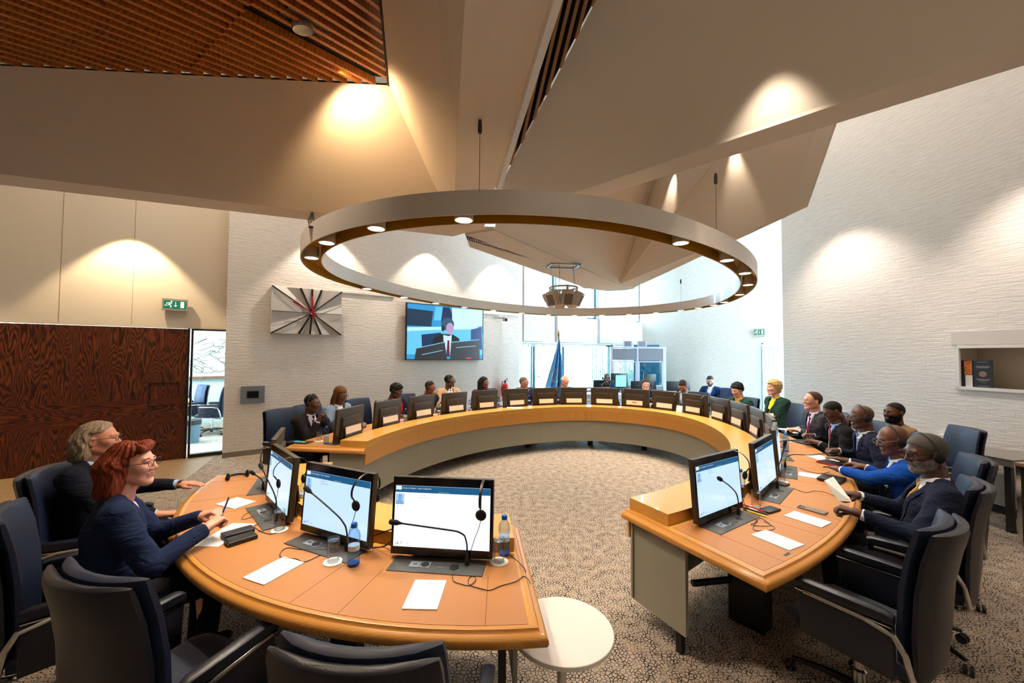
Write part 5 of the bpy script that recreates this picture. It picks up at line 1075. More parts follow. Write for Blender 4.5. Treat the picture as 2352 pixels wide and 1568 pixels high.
for px, py, z, a, lb in [(2065, 985, 1.0, -74, 'navy chair of the man in the tan jacket'), (1660, 905, .95, -12, 'navy chair of the bearded man in the second row')]:
    p = at(px, py, z); q, n = ov(a, 2.6); dup(CHR, (p[0]+n[0]*.28, p[1]+n[1]*.28, 0), math.atan2(n[0], -n[1]), lb)
# ------------------------------------------------------------------ things on the left brick wall
LA = math.radians(90-AZL)
def onwall(px, py, b0, off=0.): g = onv(px, py, b0, AZL); return np.array([g[0], g[1], g[2]])+np.array([LN[0], LN[1], 0])*off
def wallthing(name, px0, py0, px1, py1, b0, label, cat, group=None):
    """empty on the wall: local x along the wall, -y into the room, origin at the lower left corner; returns also width and height"""
    a, b = onwall(px0, py1, b0), onwall(px1, py1, b0); c = onwall(px0, py0, b0); t = empty(name, (a[0], a[1], a[2]), LA, label, cat, group); return t, float(np.linalg.norm(b[:2]-a[:2])), float(c[2]-a[2])
# wall clock: folded grey relief with twelve black rays and red hands
t, w, h = wallthing('wall_clock', 621, 657, 781, 765, BK0, 'large grey folded relief wall clock with black rays and red hands on the brick wall', 'clock')
cx_, cz_ = w*.555, h*.47; R_ = []; dd = .10
for k in range(12):
    a = math.pi/2-k*math.pi/6; dx, dz = math.cos(a), math.sin(a)
    sx = ((w-cx_)/dx if dx > 1e-6 else (-cx_/dx if dx < -1e-6 else 9)); sz = ((h-cz_)/dz if dz > 1e-6 else (-cz_/dz if dz < -1e-6 else 9)); s_ = min(sx, sz); R_.append((cx_+dx*s_, cz_+dz*s_))
rays = [(0, h), (w*.385, h), (w*.55, h), (w*.69, h), (w, h), (w, cz_), (w, 0), (w*.69, 0), (w*.53, 0), (w*.37, 0), (0, 0), (0, cz_)]
mb = MB(); C_ = (cx_, -.07, cz_)
for i in range(12):
    a, b = rays[i], rays[(i+1) % 12]; m_ = ((a[0]+b[0])/2, -.045-.05*((i % 2)), (a[1]+b[1])/2)
    A_3 = (a[0], -.10, a[1]); B_3 = (b[0], -.10, b[1]); mb.add([C_, A_3, m_, B_3], [(0, 1, 2), (0, 2, 3)])
mb.build('folded_relief', mat('clock_grey', '#c9c6c3', .55), t)
mb = MB(); mb.box((w/2, -.01, h/2), (w+.01, .02, h+.01)); mb.box((-.004, -.05, h/2), (.008, .1, h)); mb.build('clock_case', mat('clock_case', '#ddd6cb', .5), t)
mb = MB()
for i, a in enumerate(rays):
    if i in (5, 11): wd = .006
    else: wd = .021 if i in (1, 2, 3, 7, 8, 9) else .014
    d = np.array([a[0]-cx_, a[1]-cz_]); L = np.linalg.norm(d); d /= L; n_ = np.array([-d[1], d[0]])*wd/1
    q = [np.array([cx_, cz_])+d*.03-n_*.6, np.array([cx_, cz_])+d*L-n_*.9, np.array([cx_, cz_])+d*L+n_*.9, np.array([cx_, cz_])+d*.03+n_*.6]
    mb.slab([(p[0], -.106, p[1]) for p in q], .006)
mb.build('black_rays', BLACK, t)
for nm_, (ax_, az_), (bx2, bz2), wd in (('hour_hand', (w*.545, h*.84), (w*.575, h*.34), .018), ('minute_hand', (w*.28, h*.69), (w*.63, h*.415), .012)):
    d = np.array([bx2-ax_, bz2-az_]); d /= np.linalg.norm(d); n_ = np.array([-d[1], d[0]])*wd; mb = MB(); mb.slab([(ax_-n_[0], -.125, az_-n_[1]), (bx2-n_[0], -.125, bz2-n_[1]), (bx2+n_[0], -.125, bz2+n_[1]), (ax_+n_[0], -.125, az_+n_[1])], .008); mb.build(nm_, mat('clock_red', '#a3121c', .4), t)
# touch panel
t, w, h = wallthing('touch_panel', 552, 887, 607, 927, BK0, 'square aluminium wall panel with a small black screen below the clock', 'wall panel')
mb = MB(); mb.box((w/2, -.012, h/2), (w, .024, h)); mb.build('plate', mat('panel_alu', '#8f9aa8', .4, .5), t); mb = MB(); mb.box((w/2, -.0255, h/2), (w*.5, .003, h*.42)); mb.build('display', BLKP, t); mb = MB(); mb.box((w/2, -.0275, h/2), (w*.42, .002, h*.32)); mb.build('dark_glass', mat('dark_glass', '#1c1f22', .1), t)
# plaster ledges (bond beams) on the brick
for nm_, pa, pb, z in (('trim_7', (754, 669), (905, 683), 3.03), ('trim_8', (1106, 718), (1190, 724), 2.83)):
    a, b = onwall(*pa, BK0), onwall(*pb, BK0); L = float(np.linalg.norm(b[:2]-a[:2])); mb = MB(); mb.box((L/2, -.012, z+.02), (L, .03, .04)); struct(mb.build(nm_, WHITE, loc=(a[0], a[1], 0), rz=LA))
# television with the speaker on screen
t, w, h = wallthing('wall_television', 927, 695, 1104, 826.5, BK0, 'large wall television showing a dark haired speaker with headset between monitors', 'television')
mb = MB(); mb.box((w/2, -.09, h/2), (w, .05, h)); mb.box((w/2, -.04, h/2), (.6, .08, .4)); mb.build('tv_case', BLKP, t)
def tvp(name, pts, col, lay, par, st=.5):
    mb = MB(); y = -.116-.0006*lay; mb.add([(p[0]*w, y, p[1]*h) for p in pts], [tuple(range(len(pts)))]); k = 'tv_'+col.strip('#'); return mb.build(name, MATS.get(k) or m_emit(k, col, st), par)
tv = tvp('picture', [(.012, .015), (.988, .015), (.988, .985), (.012, .985)], '#2a8cc4', 0, t)
e_ = lambda cx, cy, rx, ry, a0=0, a1=6.283, n=22: [(cx+rx*math.cos(a), cy+ry*math.sin(a)) for a in np.linspace(a0, a1, n)[:-1 if a1 > 6 else None]]
for nm_, pts, c, l in [('picture_floor', [(.012, .1), (.012, .52), (.4, .56), (.96, .62), (.99, .5), (.99, .1)], '#5cb8dc', 1), ('picture_desk', [(.012, .5), (.012, .57), (.35, .60), (.92, .645), (.92, .59), (.4, .55)], '#a9dcf0', 2), ('picture_window', [(.57, .6), (.56, .97), (.985, .97), (.985, .66), (.8, .62)], '#b9e6f5', 3),
     ('picture_monitor', [(.012, .6), (.3, .6), (.32, .88), (.012, .9)], '#143047', 4), ('picture_flag', [(.33, .72), (.42, .72), (.44, .97), (.35, .97)], '#55b6e8', 5), ('picture_dark_suit', [(.42, .7), (.56, .6), (.56, .85), (.53, .97), (.44, .97)], '#0d2350', 5), ('picture_chair', [(.19, .2), (.18, .45), (.42, .5), (.45, .2)], '#0f2f52', 6), ('picture_right_person', [(.82, .2), (.82, .58), (.97, .64), (.985, .2)], '#123a78', 6),
     ('picture_suit', [(.3, .18), (.33, .4), (.43, .48), (.58, .47), (.66, .4), (.68, .2)], '#12131c', 7), ('picture_shirt', [(.46, .2), (.45, .46), (.52, .44), (.56, .47), (.55, .15)], '#b8d4ee', 8), ('picture_tie', [(.49, .06), (.505, .36), (.53, .36), (.535, .06)], '#5a2038', 9), ('picture_hair', e_(.505, .66, .085, .12), '#2a4c66', 9), ('picture_headphone', e_(.445, .58, .022, .055), '#0c1626', 12),
     ('picture_face', e_(.535, .585, .05, .105), '#a98bb4', 10), ('picture_fringe', [(.47, .66), (.49, .76), (.56, .76), (.585, .66), (.55, .69)], '#2a4c66', 11), ('picture_monitor', [(.1, .01), (.12, .2), (.47, .32), (.5, .01)], '#2c3038', 13), ('picture_monitor', [(.54, .01), (.55, .32), (.94, .385), (.95, .01)], '#343840', 13), ('picture_monitor_edge', [(.12, .2), (.125, .215), (.47, .335), (.47, .32)], '#69b4cf', 14), ('picture_monitor_edge', [(.55, .32), (.55, .335), (.94, .4), (.94, .385)], '#69b4cf', 14), ('picture_monitor_slot', [(.19, .09), (.19, .1), (.44, .18), (.44, .17)], '#8ccbe0', 14), ('picture_monitor_slot', [(.62, .225), (.62, .235), (.89, .275), (.89, .265)], '#8ccbe0', 14), ('picture_red_label', [(.76, .02), (.76, .04), (.83, .05), (.83, .03)], '#e2303c', 15)]:
    tvp(nm_, pts, c, l, tv)
# security camera under the ledge
a = onwall(1150, 733, BK0); t = empty('security_camera', tuple(a), LA, 'small grey security camera on a bracket on the brick wall right of the television', 'camera')
mb = MB(); mb.box((0, -.1, .03), (.05, .2, .03)); mb.build('bracket', mat('camera_grey', '#b9b4ae', .5), t); mb = MB(); mb.box((0, -.2, -.01), (.1, .09, .1)); mb.build('camera_body', MATS['camera_grey'], t, bevel=.01); mb = MB(); mb.ell((.0, -.24, -.03), (.04, .04, .04), 8); mb.build('lens_dome', BLKP, t, True)
# exit signs
def exit_sign(loc, rz, w, h, label):
    t = empty('exit_sign', loc, rz, label, 'exit sign', 'green emergency exit signs'); G = mat('sign_green', '#0c5b45', .4, emit='#0c7a58', es=.25); Wt = mat('sign_white', '#e8efe9', .4, emit='#e8efe9', es=.35)
    mb = MB(); mb.box((0, -.06, 0), (w, .05, h)); mb.box((0, -.02, .0), (w*.3, .04, h*.4)); mb.build('sign_box', mat('sign_frame', '#b4aea6', .4, .2), t)
    mb = MB(); mb.box((0, -.0862, -.0), (w*.88, .003, h*.68)); g = mb.build('green_face', G, t); y = -.089; mb = MB()
    def poly(p): mb.slab([(q[0]*w, y, q[1]*h) for q in p], .0008)
    poly([(.22, -.26), (.36, -.26), (.36, .26), (.22, .26)]); mb.build('door_symbol', Wt, g)
    mb = MB(); poly([(.015, .24), (.035, .24), (.035, -.08), (.015, -.08)]); poly([(-.045, -.06), (.095, -.06), (.025, -.2)]); mb.build('down_arrow', Wt, g)
    mb = MB(); poly([(-.13+.035*math.cos(a), .24+.075*math.sin(a)) for a in np.linspace(0, 6.28, 13)[:-1]]); poly([(-.21, .16), (-.15, .15), (-.2, -.06), (-.27, -.06)]); poly([(-.27, -.06), (-.21, -.03), (-.33, -.12), (-.4, -.12), (-.4, -.06)]); poly([(-.22, -.04), (-.17, -.03), (-.13, -.12), (-.14, -.28), (-.175, -.28), (-.175, -.14)])
    poly([(-.2, .16), (-.21, .1), (-.29, .1), (-.32, .0), (-.345, .02), (-.31, .15)]); poly([(-.16, .15), (-.16, .09), (-.12, .03), (-.1, .06)]); mb.build('running_figure', Wt, g); return t
a = onwall(403, 700, DR0); exit_sign((a[0], a[1], 2.605), LA, .33, .195, 'green emergency exit sign on the cream wall above the wooden door')
q = B2+KD*(KL+.16); exit_sign((q[0]+KN[0]*0, q[1], 2.42), math.radians(90-KAZ), .30, .2, 'green emergency exit sign on the white wall above the bright doorway window')
# fire extinguisher
a = at(1153, 905, .95); b0 = BK0+LD*float((np.array(onwall(1153, 905, BK0)[:2])-BK0)@LD)+LN*.14; t = empty('fire_extinguisher', (b0[0], b0[1], .62), LA, 'red fire extinguisher on the brick wall behind the woman in purple', 'fire extinguisher')
RED = mat('extinguisher_red', '#c4141c', .3); mb = MB(); mb.lathe([(.0, 0), (.07, .0), (.075, .02), (.075, .38), (.06, .43), (.025, .46), (.022, .48)], 20); mb.build('cylinder', RED, t, True)
mb = MB(); mb.lathe([(.02, .47), (.025, .5), (.02, .52)], 12); mb.box((.03, 0, .545), (.12, .018, .012), Matrix.Rotation(-.5, 3, 'Y')); mb.box((.03, 0, .515), (.1, .018, .012)); mb.build('valve', BLACK, t); mb = MB(); mb.tube([(-.02, 0, .5), (-.08, 0, .49), (-.11, 0, .4), (-.1, 0, .2), (-.09, 0, .12)], .011, 8); mb.build('hose', BLKP, t, True)
mb = MB(); mb.box((0, .1, .3), (.08, .05, .05)); mb.build('wall_bracket', BLACK, t)
# ------------------------------------------------------------------ flag
fb = at(1283, 900, .9); fb = ov(42, 3.45)[0]; d = ray(1283, 880); s_ = 9.6/d[1]; fx, fy = d[0]*s_, d[1]*s_
t = empty('flag', (fx, fy, 0), 0, 'light blue flag with white laurel emblem hanging from a gold tipped pole by the window', 'flag')
tip = CH+ray(1283, 757)[2]*s_; mb = MB(); mb.lathe([(.22, 0), (.22, .02), (.05, .05), (.02, .06)], 20); mb.build('base', BRASS, t, True); mb = MB(); mb.tube([(0, 0, .03), (0, 0, tip-.19)], .014, 10); mb.build('pole', mat('dark_pole', '#2e2620', .4), t, True)
mb = MB(); mb.lathe([(.014, 0), (.026, .015), (.012, .03), (.024, .045), (.03, .08), (.02, .12), (.004, .19)], 12, (0, 0, tip-.19)); mb.build('gold_finial', mat('gold', '#b98532', .25, 1.), t, True)
zt = tip-.24; zb_ = 1.02; mb = MB(); rows = []
for i in range(15):
    f_ = i/14; z = zt-(zt-zb_)*f_; hw_ = .02+.30*f_; r = []
    for k in range(17): u = k/16; x = .02-hw_*1.1*(1-u)+.10*f_*u; r.append((x, .045*math.sin(u*17+f_*1.5)*(.3+f_)-.03, z+.06*f_*(u-.5)))
    rows.append(r)
mb.grid(rows); mb.grid([[(p[0], p[1]+.006, p[2]) for p in r][::-1] for r in rows]); fl = mb.build('flag_cloth', mat('flag_blue', '#5fb0f0', .8), t, True)
mb = MB()
def fp(u, f_): hw_ = .02+.30*f_; return (.02-hw_*1.1*(1-u)+.10*f_*u, .045*math.sin(u*17+f_*1.5)*(.3+f_)-.034, zt-(zt-zb_)*f_+.06*f_*(u-.5))
for s in (-1, 1): mb.tube([fp(.5+s*.26*math.sin(a), .66+.16*-math.cos(a)+.1) for a in np.linspace(.3, 2.7, 14)], .009, 5)
for k in range(5): mb.tube([fp(.34+.06*k, .8+.02*k), fp(.3+.09*k, .9)], .007, 4)
mb.tube([fp(.5+.12*math.cos(a), .72+.07*math.sin(a)) for a in np.linspace(0, 6.28, 16)], .006, 4); mb.build('laurel_emblem', mat('emblem_white', '#dfeefb', .7), fl)
# ------------------------------------------------------------------ hanging loudspeaker cluster
a = at(1294, 607, U); t = empty('speaker_cluster', (a[0], a[1], 0), .15, 'cluster of white loudspeakers on a ring hung by wires above the table', 'loudspeaker')
SPK = mat('speaker_white', '#d9cfc6', .5); mb = MB()
for x, y, sx, sy in ((0, .13, .42, .03), (0, -.13, .42, .03), (.2, 0, .03, .29), (-.2, 0, .03, .29)): mb.box((x, y, U-.02), (sx, sy, .03))
mb.build('ceiling_frame', ALU, t); mb = MB(); mb.tube([(.2*math.cos(a_), .2*math.sin(a_), 2.76) for a_ in np.linspace(0, 6.283, 33)], .012, 6); mb.build('ring', SPK, t, True)
for k in range(5): a_ = k*1.257+.4; mb = MB(); mb.tube([(.17*math.cos(a_), .12*math.sin(a_), U), (.2*math.cos(a_), .2*math.sin(a_), 2.76)], .002, 5); mb.build('wire', MATS['steel_cable'], t)
for k in range(6):
    a_ = k*math.pi/3-.52; c, s = math.cos(a_), math.sin(a_); M = Matrix.Rotation(a_-math.pi/2, 3, 'Z') @ Matrix.Rotation(-.45, 3, 'X'); mb = MB(); mb.box((.2*c, .2*s, 2.60), (.15, .12, .2), M); o = mb.build('loudspeaker', SPK, t, bevel=.012)
    mb = MB(); v = M @ Vector((0, .062, -.01)); mb.box((.2*c+v.x, .2*s+v.y, 2.6+v.z), (.12, .004, .15), M); mb.build('grille', mat('speaker_grille', '#77706a', .8), o)
    mb = MB(); mb.box((.2*c, .2*s, 2.73), (.03, .012, .09), Matrix.Rotation(a_-math.pi/2, 3, 'Z')); mb.build('bracket', SPK, o)
# slat ceiling spotlight
c_ = onpl(695, 62, *quad[:3])-_n*.01; t = empty('recessed_spotlight', tuple(c_), 0, 'round recessed spotlight in the wooden slat ceiling', 'ceiling lamp'); _X = -_d; t.rotation_euler = Matrix((_X, np.cross(_n, _X), _n)).transposed().to_euler()
mb = MB(); mb.box((0, 0, .05), (.30, .17, .05)); mb.build('mounting_plate', mat('spot_housing', '#2b231d', .4), t); mb = MB(); mb.lathe([(.045, .0), (.062, -.012), (.066, .0), (.066, .05), (.045, .05)], 28); mb.build('trim_ring', ALU, t, True); mb = MB(); mb.lathe([(0, .01), (.045, .01), (.045, .015), (0, .015)], 24); mb.build('lens', m_emit('cool_lens', '#e8f2ff', 6.), t)
# ------------------------------------------------------------------ interpreter booths and the second row
bp = at(1402, 1, 1.8) if 0 else None
d0 = ray(1403, 800); D0 = 11.9; pB0 = np.array([d0[0]/d0[1]*D0, D0]); d1 = ray(1529, 800); pB1 = np.array([d1[0]/d1[1]*(D0-.25), D0-.25]); bw = float(np.linalg.norm(pB1-pB0)); brz = math.atan2(pB1[1]-pB0[1], pB1[0]-pB0[0])
zTop = CH+ray(1460, 797)[2]/ray(1460, 797)[1]*D0; t = empty('interpreter_booth', (pB0[0], pB0[1], 0), brz, 'grey interpreter booth with two glazed bays in front of the back window', 'interpreter booth')
BG = mat('booth_frame', '#a4a6b4', .5); BF = mat('booth_fabric', '#6e7078', .9, bump=(600., .3)); TG = m_glass('booth_glass', (.50, .80, .90, 1), fac=.3)
mb = MB()
for x in (.02, bw*.49, bw-.06, bw-.02): mb.box((x, 0, zTop/2), (.05, .06, zTop))
mb.box((bw/2, 0, zTop-.02), (bw+.04, .08, .05)); mb.build('frame', BG, t)
for k, (a, b) in enumerate(((.05, bw*.49-.03), (bw*.49+.03, bw-.09))):
    mb = MB(); mb.box(((a+b)/2, .0, zTop-.22), (b-a, .03, .34)); mb.build('fabric_panel', BF, t); mb = MB(); mb.box(((a+b)/2, .0, .45), (b-a, .03, .9)); mb.build('lower_panel', BF, t)
    mb = MB(); zc, hh = (zTop-.42+.9)/2, zTop-.42-.9
    for x in (a+.015, b-.015): mb.box((x, -.005, zc), (.03, .04, hh))
    for z in (zc-hh/2+.015, zc+hh/2-.015): mb.box(((a+b)/2, -.005, z), (b-a, .04, .03))
    wf = mb.build('window_frame', BG, t); mb = MB(); mb.box(((a+b)/2, 0, zc), (b-a, .006, hh)); mb.build('pane', GLASSW if k == 0 else TG, wf)
mb = MB(); mb.box((bw*.76, 1.0, 1.1), (bw*.5, .03, 2.1)); mb.build('rear_panel', mat('booth_dark', '#2c5c70', .8), t)
for px, lb in ((1443, 'left grey speaker box on top of the interpreter booths'), (1476, 'right grey speaker box on top of the interpreter booths')):
    x = float((px-1403)/126*bw); M_ = (pB0[0]+(pB1-pB0)[0]*x/bw, pB0[1]+(pB1-pB0)[1]*x/bw, zTop+.006); s = empty('booth_speaker', M_, brz, lb, 'speaker'); mb = MB(); mb.box((0, .05, .09), (.24, .2, .17)); mb.build('cabinet', BG, s); mb = MB(); mb.box((-.01, -.055, .09), (.18, .01, .145)); mb.build('grille', BF, s)
x = -.02; mb = MB(); mb.box((0, .04, .018), (.22, .15, .03)); o = mb.build('network_box', BLKP, loc=(pB0[0]-.05, pB0[1]-.05, zTop+.005)); o.rotation_euler[2] = brz; tag(o, 'flat black network box on the left corner of the interpreter booths', 'network box')
TW = mat('white_table', '#d3d5d8', .5)
def rowtable(px0, px1, D, z, lb, dp=.6, rz=None):
    a, b = ray(px0, 800), ray(px1, 800); A = np.array([a[0]/a[1]*D[0], D[0]]); B = np.array([b[0]/b[1]*D[1], D[1]]); L = float(np.linalg.norm(B-A)); r = math.atan2(B[1]-A[1], B[0]-A[0]); t = empty('side_table', (A[0], A[1], 0), r, lb, 'table')
    mb = MB(); mb.box((L/2, dp/2, z-.015), (L, dp, .03)); mb.build('table_top', TW, t); mb = MB(); mb.box((L/2, .02, z/2), (L-.06, .02, z-.05)); mb.build('front_panel', TW, t)
    for x in (.05, L-.05):
        for y in (.05, dp-.05): mb = MB(); mb.box((x, y, z/2-.02), (.04, .04, z-.03)); mb.build('leg', ALU, t)
    return t, r
tb1, r1 = rowtable(1330, 1560, (10.4, 10.2), .78, 'long white second row table behind the hidden person and the long haired man'); tb2, r2 = rowtable(1590, 1690, (9.2, 8.1), .80, 'white second row table in front of the man in the blue suit')
def pc_monitor(px, D, z, lb, w=.5, h=.3, facing=0., lit=False):
    a = ray(px, 800); t = empty('computer_monitor', (a[0]/a[1]*D, D, z), facing, lb, 'monitor', 'monitors on the second row tables'); mb = MB(); mb.box((0, 0, .1+h/2), (w, .03, h)); mb.build('casing', BLKP, t, bevel=.004)
    mb = MB(); mb.box((0, .02, .1), (.05, .02, .2)); mb.build('stand', BLKP, t); mb = MB(); mb.box((0, .02, .006), (.2, .15, .012)); mb.build('foot', BLKP, t)
    mb = MB(); mb.box((0, -.018, .1+h*.55), (w*.5, .012, .012)); mb.build('rear_ridge', mat('ridge_grey', '#3d3a38', .5), t)
    if lit: mb = MB(); mb.box((.04, -.027, .1+h/2), (w*.6, .002, h*.75)); mb.build('screen', m_emit('far_screen', '#6db4d8', 1.), t)
    return t
pc_monitor(1387, 10.5, .786, 'black monitor back left of the second row, behind the hidden dark haired person', .56, .26); pc_monitor(1422, 11.0, .786+.0, 'taller dark monitor with a lit blue screen before the interpreter booths', .5, .42, .1, True)
pc_monitor(1470, 10.35, .786, 'black monitor back beside the long haired man', .5, .25); pc_monitor(1492, 10.7, .786, 'small dark monitor behind the long haired man', .34, .42, .05); pc_monitor(1557, 10.35, .786, 'black monitor back behind the man bent over writing', .6, .25, -.05)
a_ = at(1670, 902, .82); 
# ------------------------------------------------------------------ right side: desk, credenza, books
DZ = .75; f0, f1 = at(2150, 1020, DZ), at(2285, 1055, DZ); dv = RDv; L = 1.62
p0 = RP-RDv*1.15+np.array([-.62, -.1]); nw = np.array([RDv[1], -RDv[0]])
t = empty('wall_desk', (p0[0], p0[1], 0), math.radians(90-RAZ), 'long grey desk with steel legs standing against the right brick wall', 'desk')
mb = MB(); mb.box((L/2, .28, DZ-.012), (L, .56, .024)); mb.build('table_top', mat('desk_grey', '#807a72', .35), t); mb = MB(); mb.box((L/2, .01, DZ-.05), (L, .02, .05)); mb.build('front_rail', mat('desk_edge', '#9a8f80', .4), t)
for x in (.75, L-.05): mb = MB(); mb.box((x, .04, DZ/2-.02), (.05, .05, DZ-.04)); mb.build('leg', mat('desk_leg', '#4b4844', .4, .4), t)
a = at(2213, 1013, DZ); t = empty('document_box', (a[0]+.02, a[1]+.1, DZ+.001), .3, 'flat white box with green base on the desk behind the navy chair', 'box'); mb = MB(); mb.box((0, 0, .03), (.3, .22, .045)); mb.build('box_lid', WHITE, t); mb = MB(); mb.box((0, 0, .0045), (.31, .23, .009)); mb.build('green_base', mat('teal_base', '#2b8f86', .5), t)
a = at(2334, 1062, .78); t = empty('wooden_sideboard', (a[0], a[1], 0), math.radians(90-RAZ), 'oak topped dark sideboard cut by the right picture edge', 'sideboard'); mb = MB(); mb.box((.5, .25, .77), (1.0, .55, .03)); mb.build('sideboard_top', mat('sideboard_oak', '#a98a68', .45), t); mb = MB(); mb.box((.5, .27, .41), (.96, .48, .66)); mb.build('cabinet_body', mat('sideboard_body', '#4a4541', .5), t)
for x in (.02, .98): mb = MB(); mb.box((x, .0, .38), (.035, .035, .755)); mb.build('leg', CHROME, t)
nb0 = RC+RDv*(x0+.03); rzN = math.radians(90-RAZ)
for k, (x, c, nm_, lb) in enumerate(((.055, '#1b2d44', 'booklet', 'dark blue booklet with orange and white strip in the wall niche'), (.2, '#23282c', 'booklet', 'black booklet with a round emblem and fine lines standing in the wall niche'))):
    q = RC+RDv*(x0+x+.03); t = empty(nm_, (q[0], q[1], NZ0+.013), rzN, lb, 'booklet', None); mb = MB(); mb.box((0, .03, .165), (.11 if k == 0 else .17, .012, .33), Matrix.Rotation(.0, 3, 'X')); mb.build('cover', mat('cover_'+c[1:], c, .4), t)
    if k == 0:
        mb = MB(); mb.box((.01, .0232, .24), (.07, .001, .17)); mb.build('orange_pattern', mat('orange_print', '#c9702a', .5, var=.5, bump=(60., .1)), t); mb = MB(); mb.box((.015, .0232, .075), (.065, .001, .145)); mb.build('white_label', PAPER, t)
    else:
        mb = MB(); mb.lathe([(0, 0), (.035, 0), (.035, .001), (0, .001)], 20); o = mb.build('round_emblem', mat('copper_print', '#8a6a5c', .5), t); o.matrix_local = Matrix.Translation((0, .0232, .165)) @ Matrix.Rotation(math.pi/2, 4, 'X')
        mb = MB()
        for z, w_ in ((.31, .10), (.26, .12), (.25, .13), (.24, .09), (.105, .13), (.095, .12), (.085, .08), (.065, .04), (.02, .1)): mb.box((0, .0232, z), (w_, .001, .003))
        mb.build('fine_print', mat('pale_print', '#a8a6a2', .5), t)
# ------------------------------------------------------------------ round white side table in the foreground
a = at(1297, 1458, .6); t = empty('round_side_table', (.2285, 1.7832, 0), 0, 'small round white side table at the left table end in the foreground', 'side table')
mb = MB(); mb.lathe([(.0, .578), (.219, .578), (.2233, .582), (.2233, .598), (.221, .6), (0, .6)], 64); mb.build('table_top', mat('gloss_white', '#ece9e6', .12), t, True)
mb = MB(); mb.lathe([(.02, .02), (.02, .58)], 16); mb.build('column', mat('matt_white_steel', '#d8d6d2', .4), t, True); mb = MB(); mb.lathe([(.0, 0), (.16, 0), (.16, .008), (.02, .02)], 40); mb.build('base', MATS['matt_white_steel'], t, True)
# ------------------------------------------------------------------ papers, phones and other small things on the table
ZT = .7458
INK = mat('print_grey', '#9aa0a8', .6)
def emblem(mb, M, s=1.):
    mb.tube([M @ Vector((.0055*s*math.cos(a), .0055*s*math.sin(a), .0)) for a in np.linspace(0, 6.283, 13)], .0006*s, 4); mb.tube([M @ Vector(v) for v in ((-.012*s, -.006*s, 0), (0, -.009*s, 0), (.012*s, -.006*s, 0))], .0005*s, 4)
def pad(c, label, w=.147, l=.211, n=1, head=1):
    """writing pad from its four pixel corners, first two at the headed end"""
    P = [at(*q, ZT)[:2] for q in c]; m_ = sum(P)/4; d = (P[0]+P[1])/2-(P[2]+P[3])/2; t = empty('writing_pad', (m_[0], m_[1], ZT), math.atan2(-d[0], d[1]), label, 'writing pad', 'white writing pads on the table')
    mb = MB(); mb.box((0, 0, .002), (w, l, .004)); mb.build('sheets', PAPER, t); mb = MB(); emblem(mb, Matrix.Translation((0, l/2-.017, .0043))); mb.build('printed_emblem', INK, t); return t
pad([(954.8, 1331.9), (1025.8, 1333.2), (1002.6, 1402.8), (923.5, 1399.5)], 'white writing pad before the nearest monitor'); pad([(653.4, 1277.8), (696.7, 1294.4), (604.4, 1345.4), (559, 1326.8)][0:4], 'white writing pad before the second left monitor')
pad([(1820.9, 1173), (1802.6, 1185.2), (1891, 1212.8), (1908.9, 1200.5)], 'white writing pad below the phone on the right arm'); pad([(1755.9, 1215.3), (1726.5, 1229.8), (1817, 1265.6), (1845, 1251.5)], 'white writing pad nearest to us on the right arm')
pad([(1852, 1087), (1843, 1093), (1885, 1099), (1893, 1094)], 'white writing pad under the hand of the man in bright blue')
def sheet(c, label, z=ZT, name='paper_sheet', cat='paper', lines=0, th=.001, m=None):
    P = [at(*q, z) for q in c]; m_ = sum(P)/4; d = (P[0]+P[1])/2-(P[2]+P[3])/2; w = float(np.linalg.norm(P[0]-P[1])+np.linalg.norm(P[2]-P[3]))/2; l = float(np.linalg.norm(d)); t = empty(name, (m_[0], m_[1], z), math.atan2(-d[0], d[1]), label, cat)
    mb = MB(); mb.box((0, 0, th/2), (w, l, th)); mb.build('sheet', m or PAPER, t)
    if lines:
        mb = MB()
        for k in range(lines): mb.box((0, l/2-.03-k*.009, th+.0003), (w*.75, .0012, .0003))
        mb.build('printed_lines', INK, t)
    return t
sheet([(553, 1140), (580, 1155), (536, 1170), (497, 1158)], 'stack of blank white sheets before the third left monitor', th=.004); sheet([(548, 1194), (574, 1210), (500, 1253), (442, 1256)], 'printed paper under the pen hand of the red haired woman', lines=18)
sheet([(1858, 1046), (1862, 1040), (1916, 1056), (1905, 1063)], 'written papers under the hands of the man writing in navy', lines=5); sheet([(1812, 1014), (1816, 1012), (1852, 1016), (1848, 1019)], 'sheet under the pencil of the man with the red tie'); sheet([(1786, 983), (1792, 979), (1850, 992), (1838, 998)], 'open white papers before the man with the magenta tie')
def device(c, z, label, name, cat, th=.008, m=BLKP, lens=False, bev=.004):
    P = [at(*q, z) for q in c]; m_ = sum(P)/4; d = (P[0]+P[1])/2-(P[2]+P[3])/2; w = float(np.linalg.norm(P[0]-P[1])+np.linalg.norm(P[2]-P[3]))/2; l = float(np.linalg.norm(d)); t = empty(name, (m_[0], m_[1], z), math.atan2(-d[0], d[1]), label, cat)
    mb = MB(); mb.box((0, 0, th/2), (w, l, th)); mb.build('case', m, t, bevel=bev)
    if lens:
        mb = MB(); mb.box((-w*.2, l/2-.024, th+.001), (w*.45, .036, .002)); o = mb.build('camera_island', mat('phone_island', '#6b6458', .4), t, bevel=.001)
        for x, y in ((-.3, .012), (-.1, .012), (-.2, -.008)): mb = MB(); mb.lathe([(0, 0), (.006, 0), (.006, .002), (0, .002)], 14, (w*x, l/2-.024+y, th+.002)); mb.build('camera_lens', BLKP, o)
    return t
device([(1832, 1166), (1838, 1160), (1901, 1178), (1896, 1184)], ZT, 'taupe phone lying face down on the right arm of the table', 'phone', 'phone', .010, mat('phone_taupe', '#7a7164', .5), True)
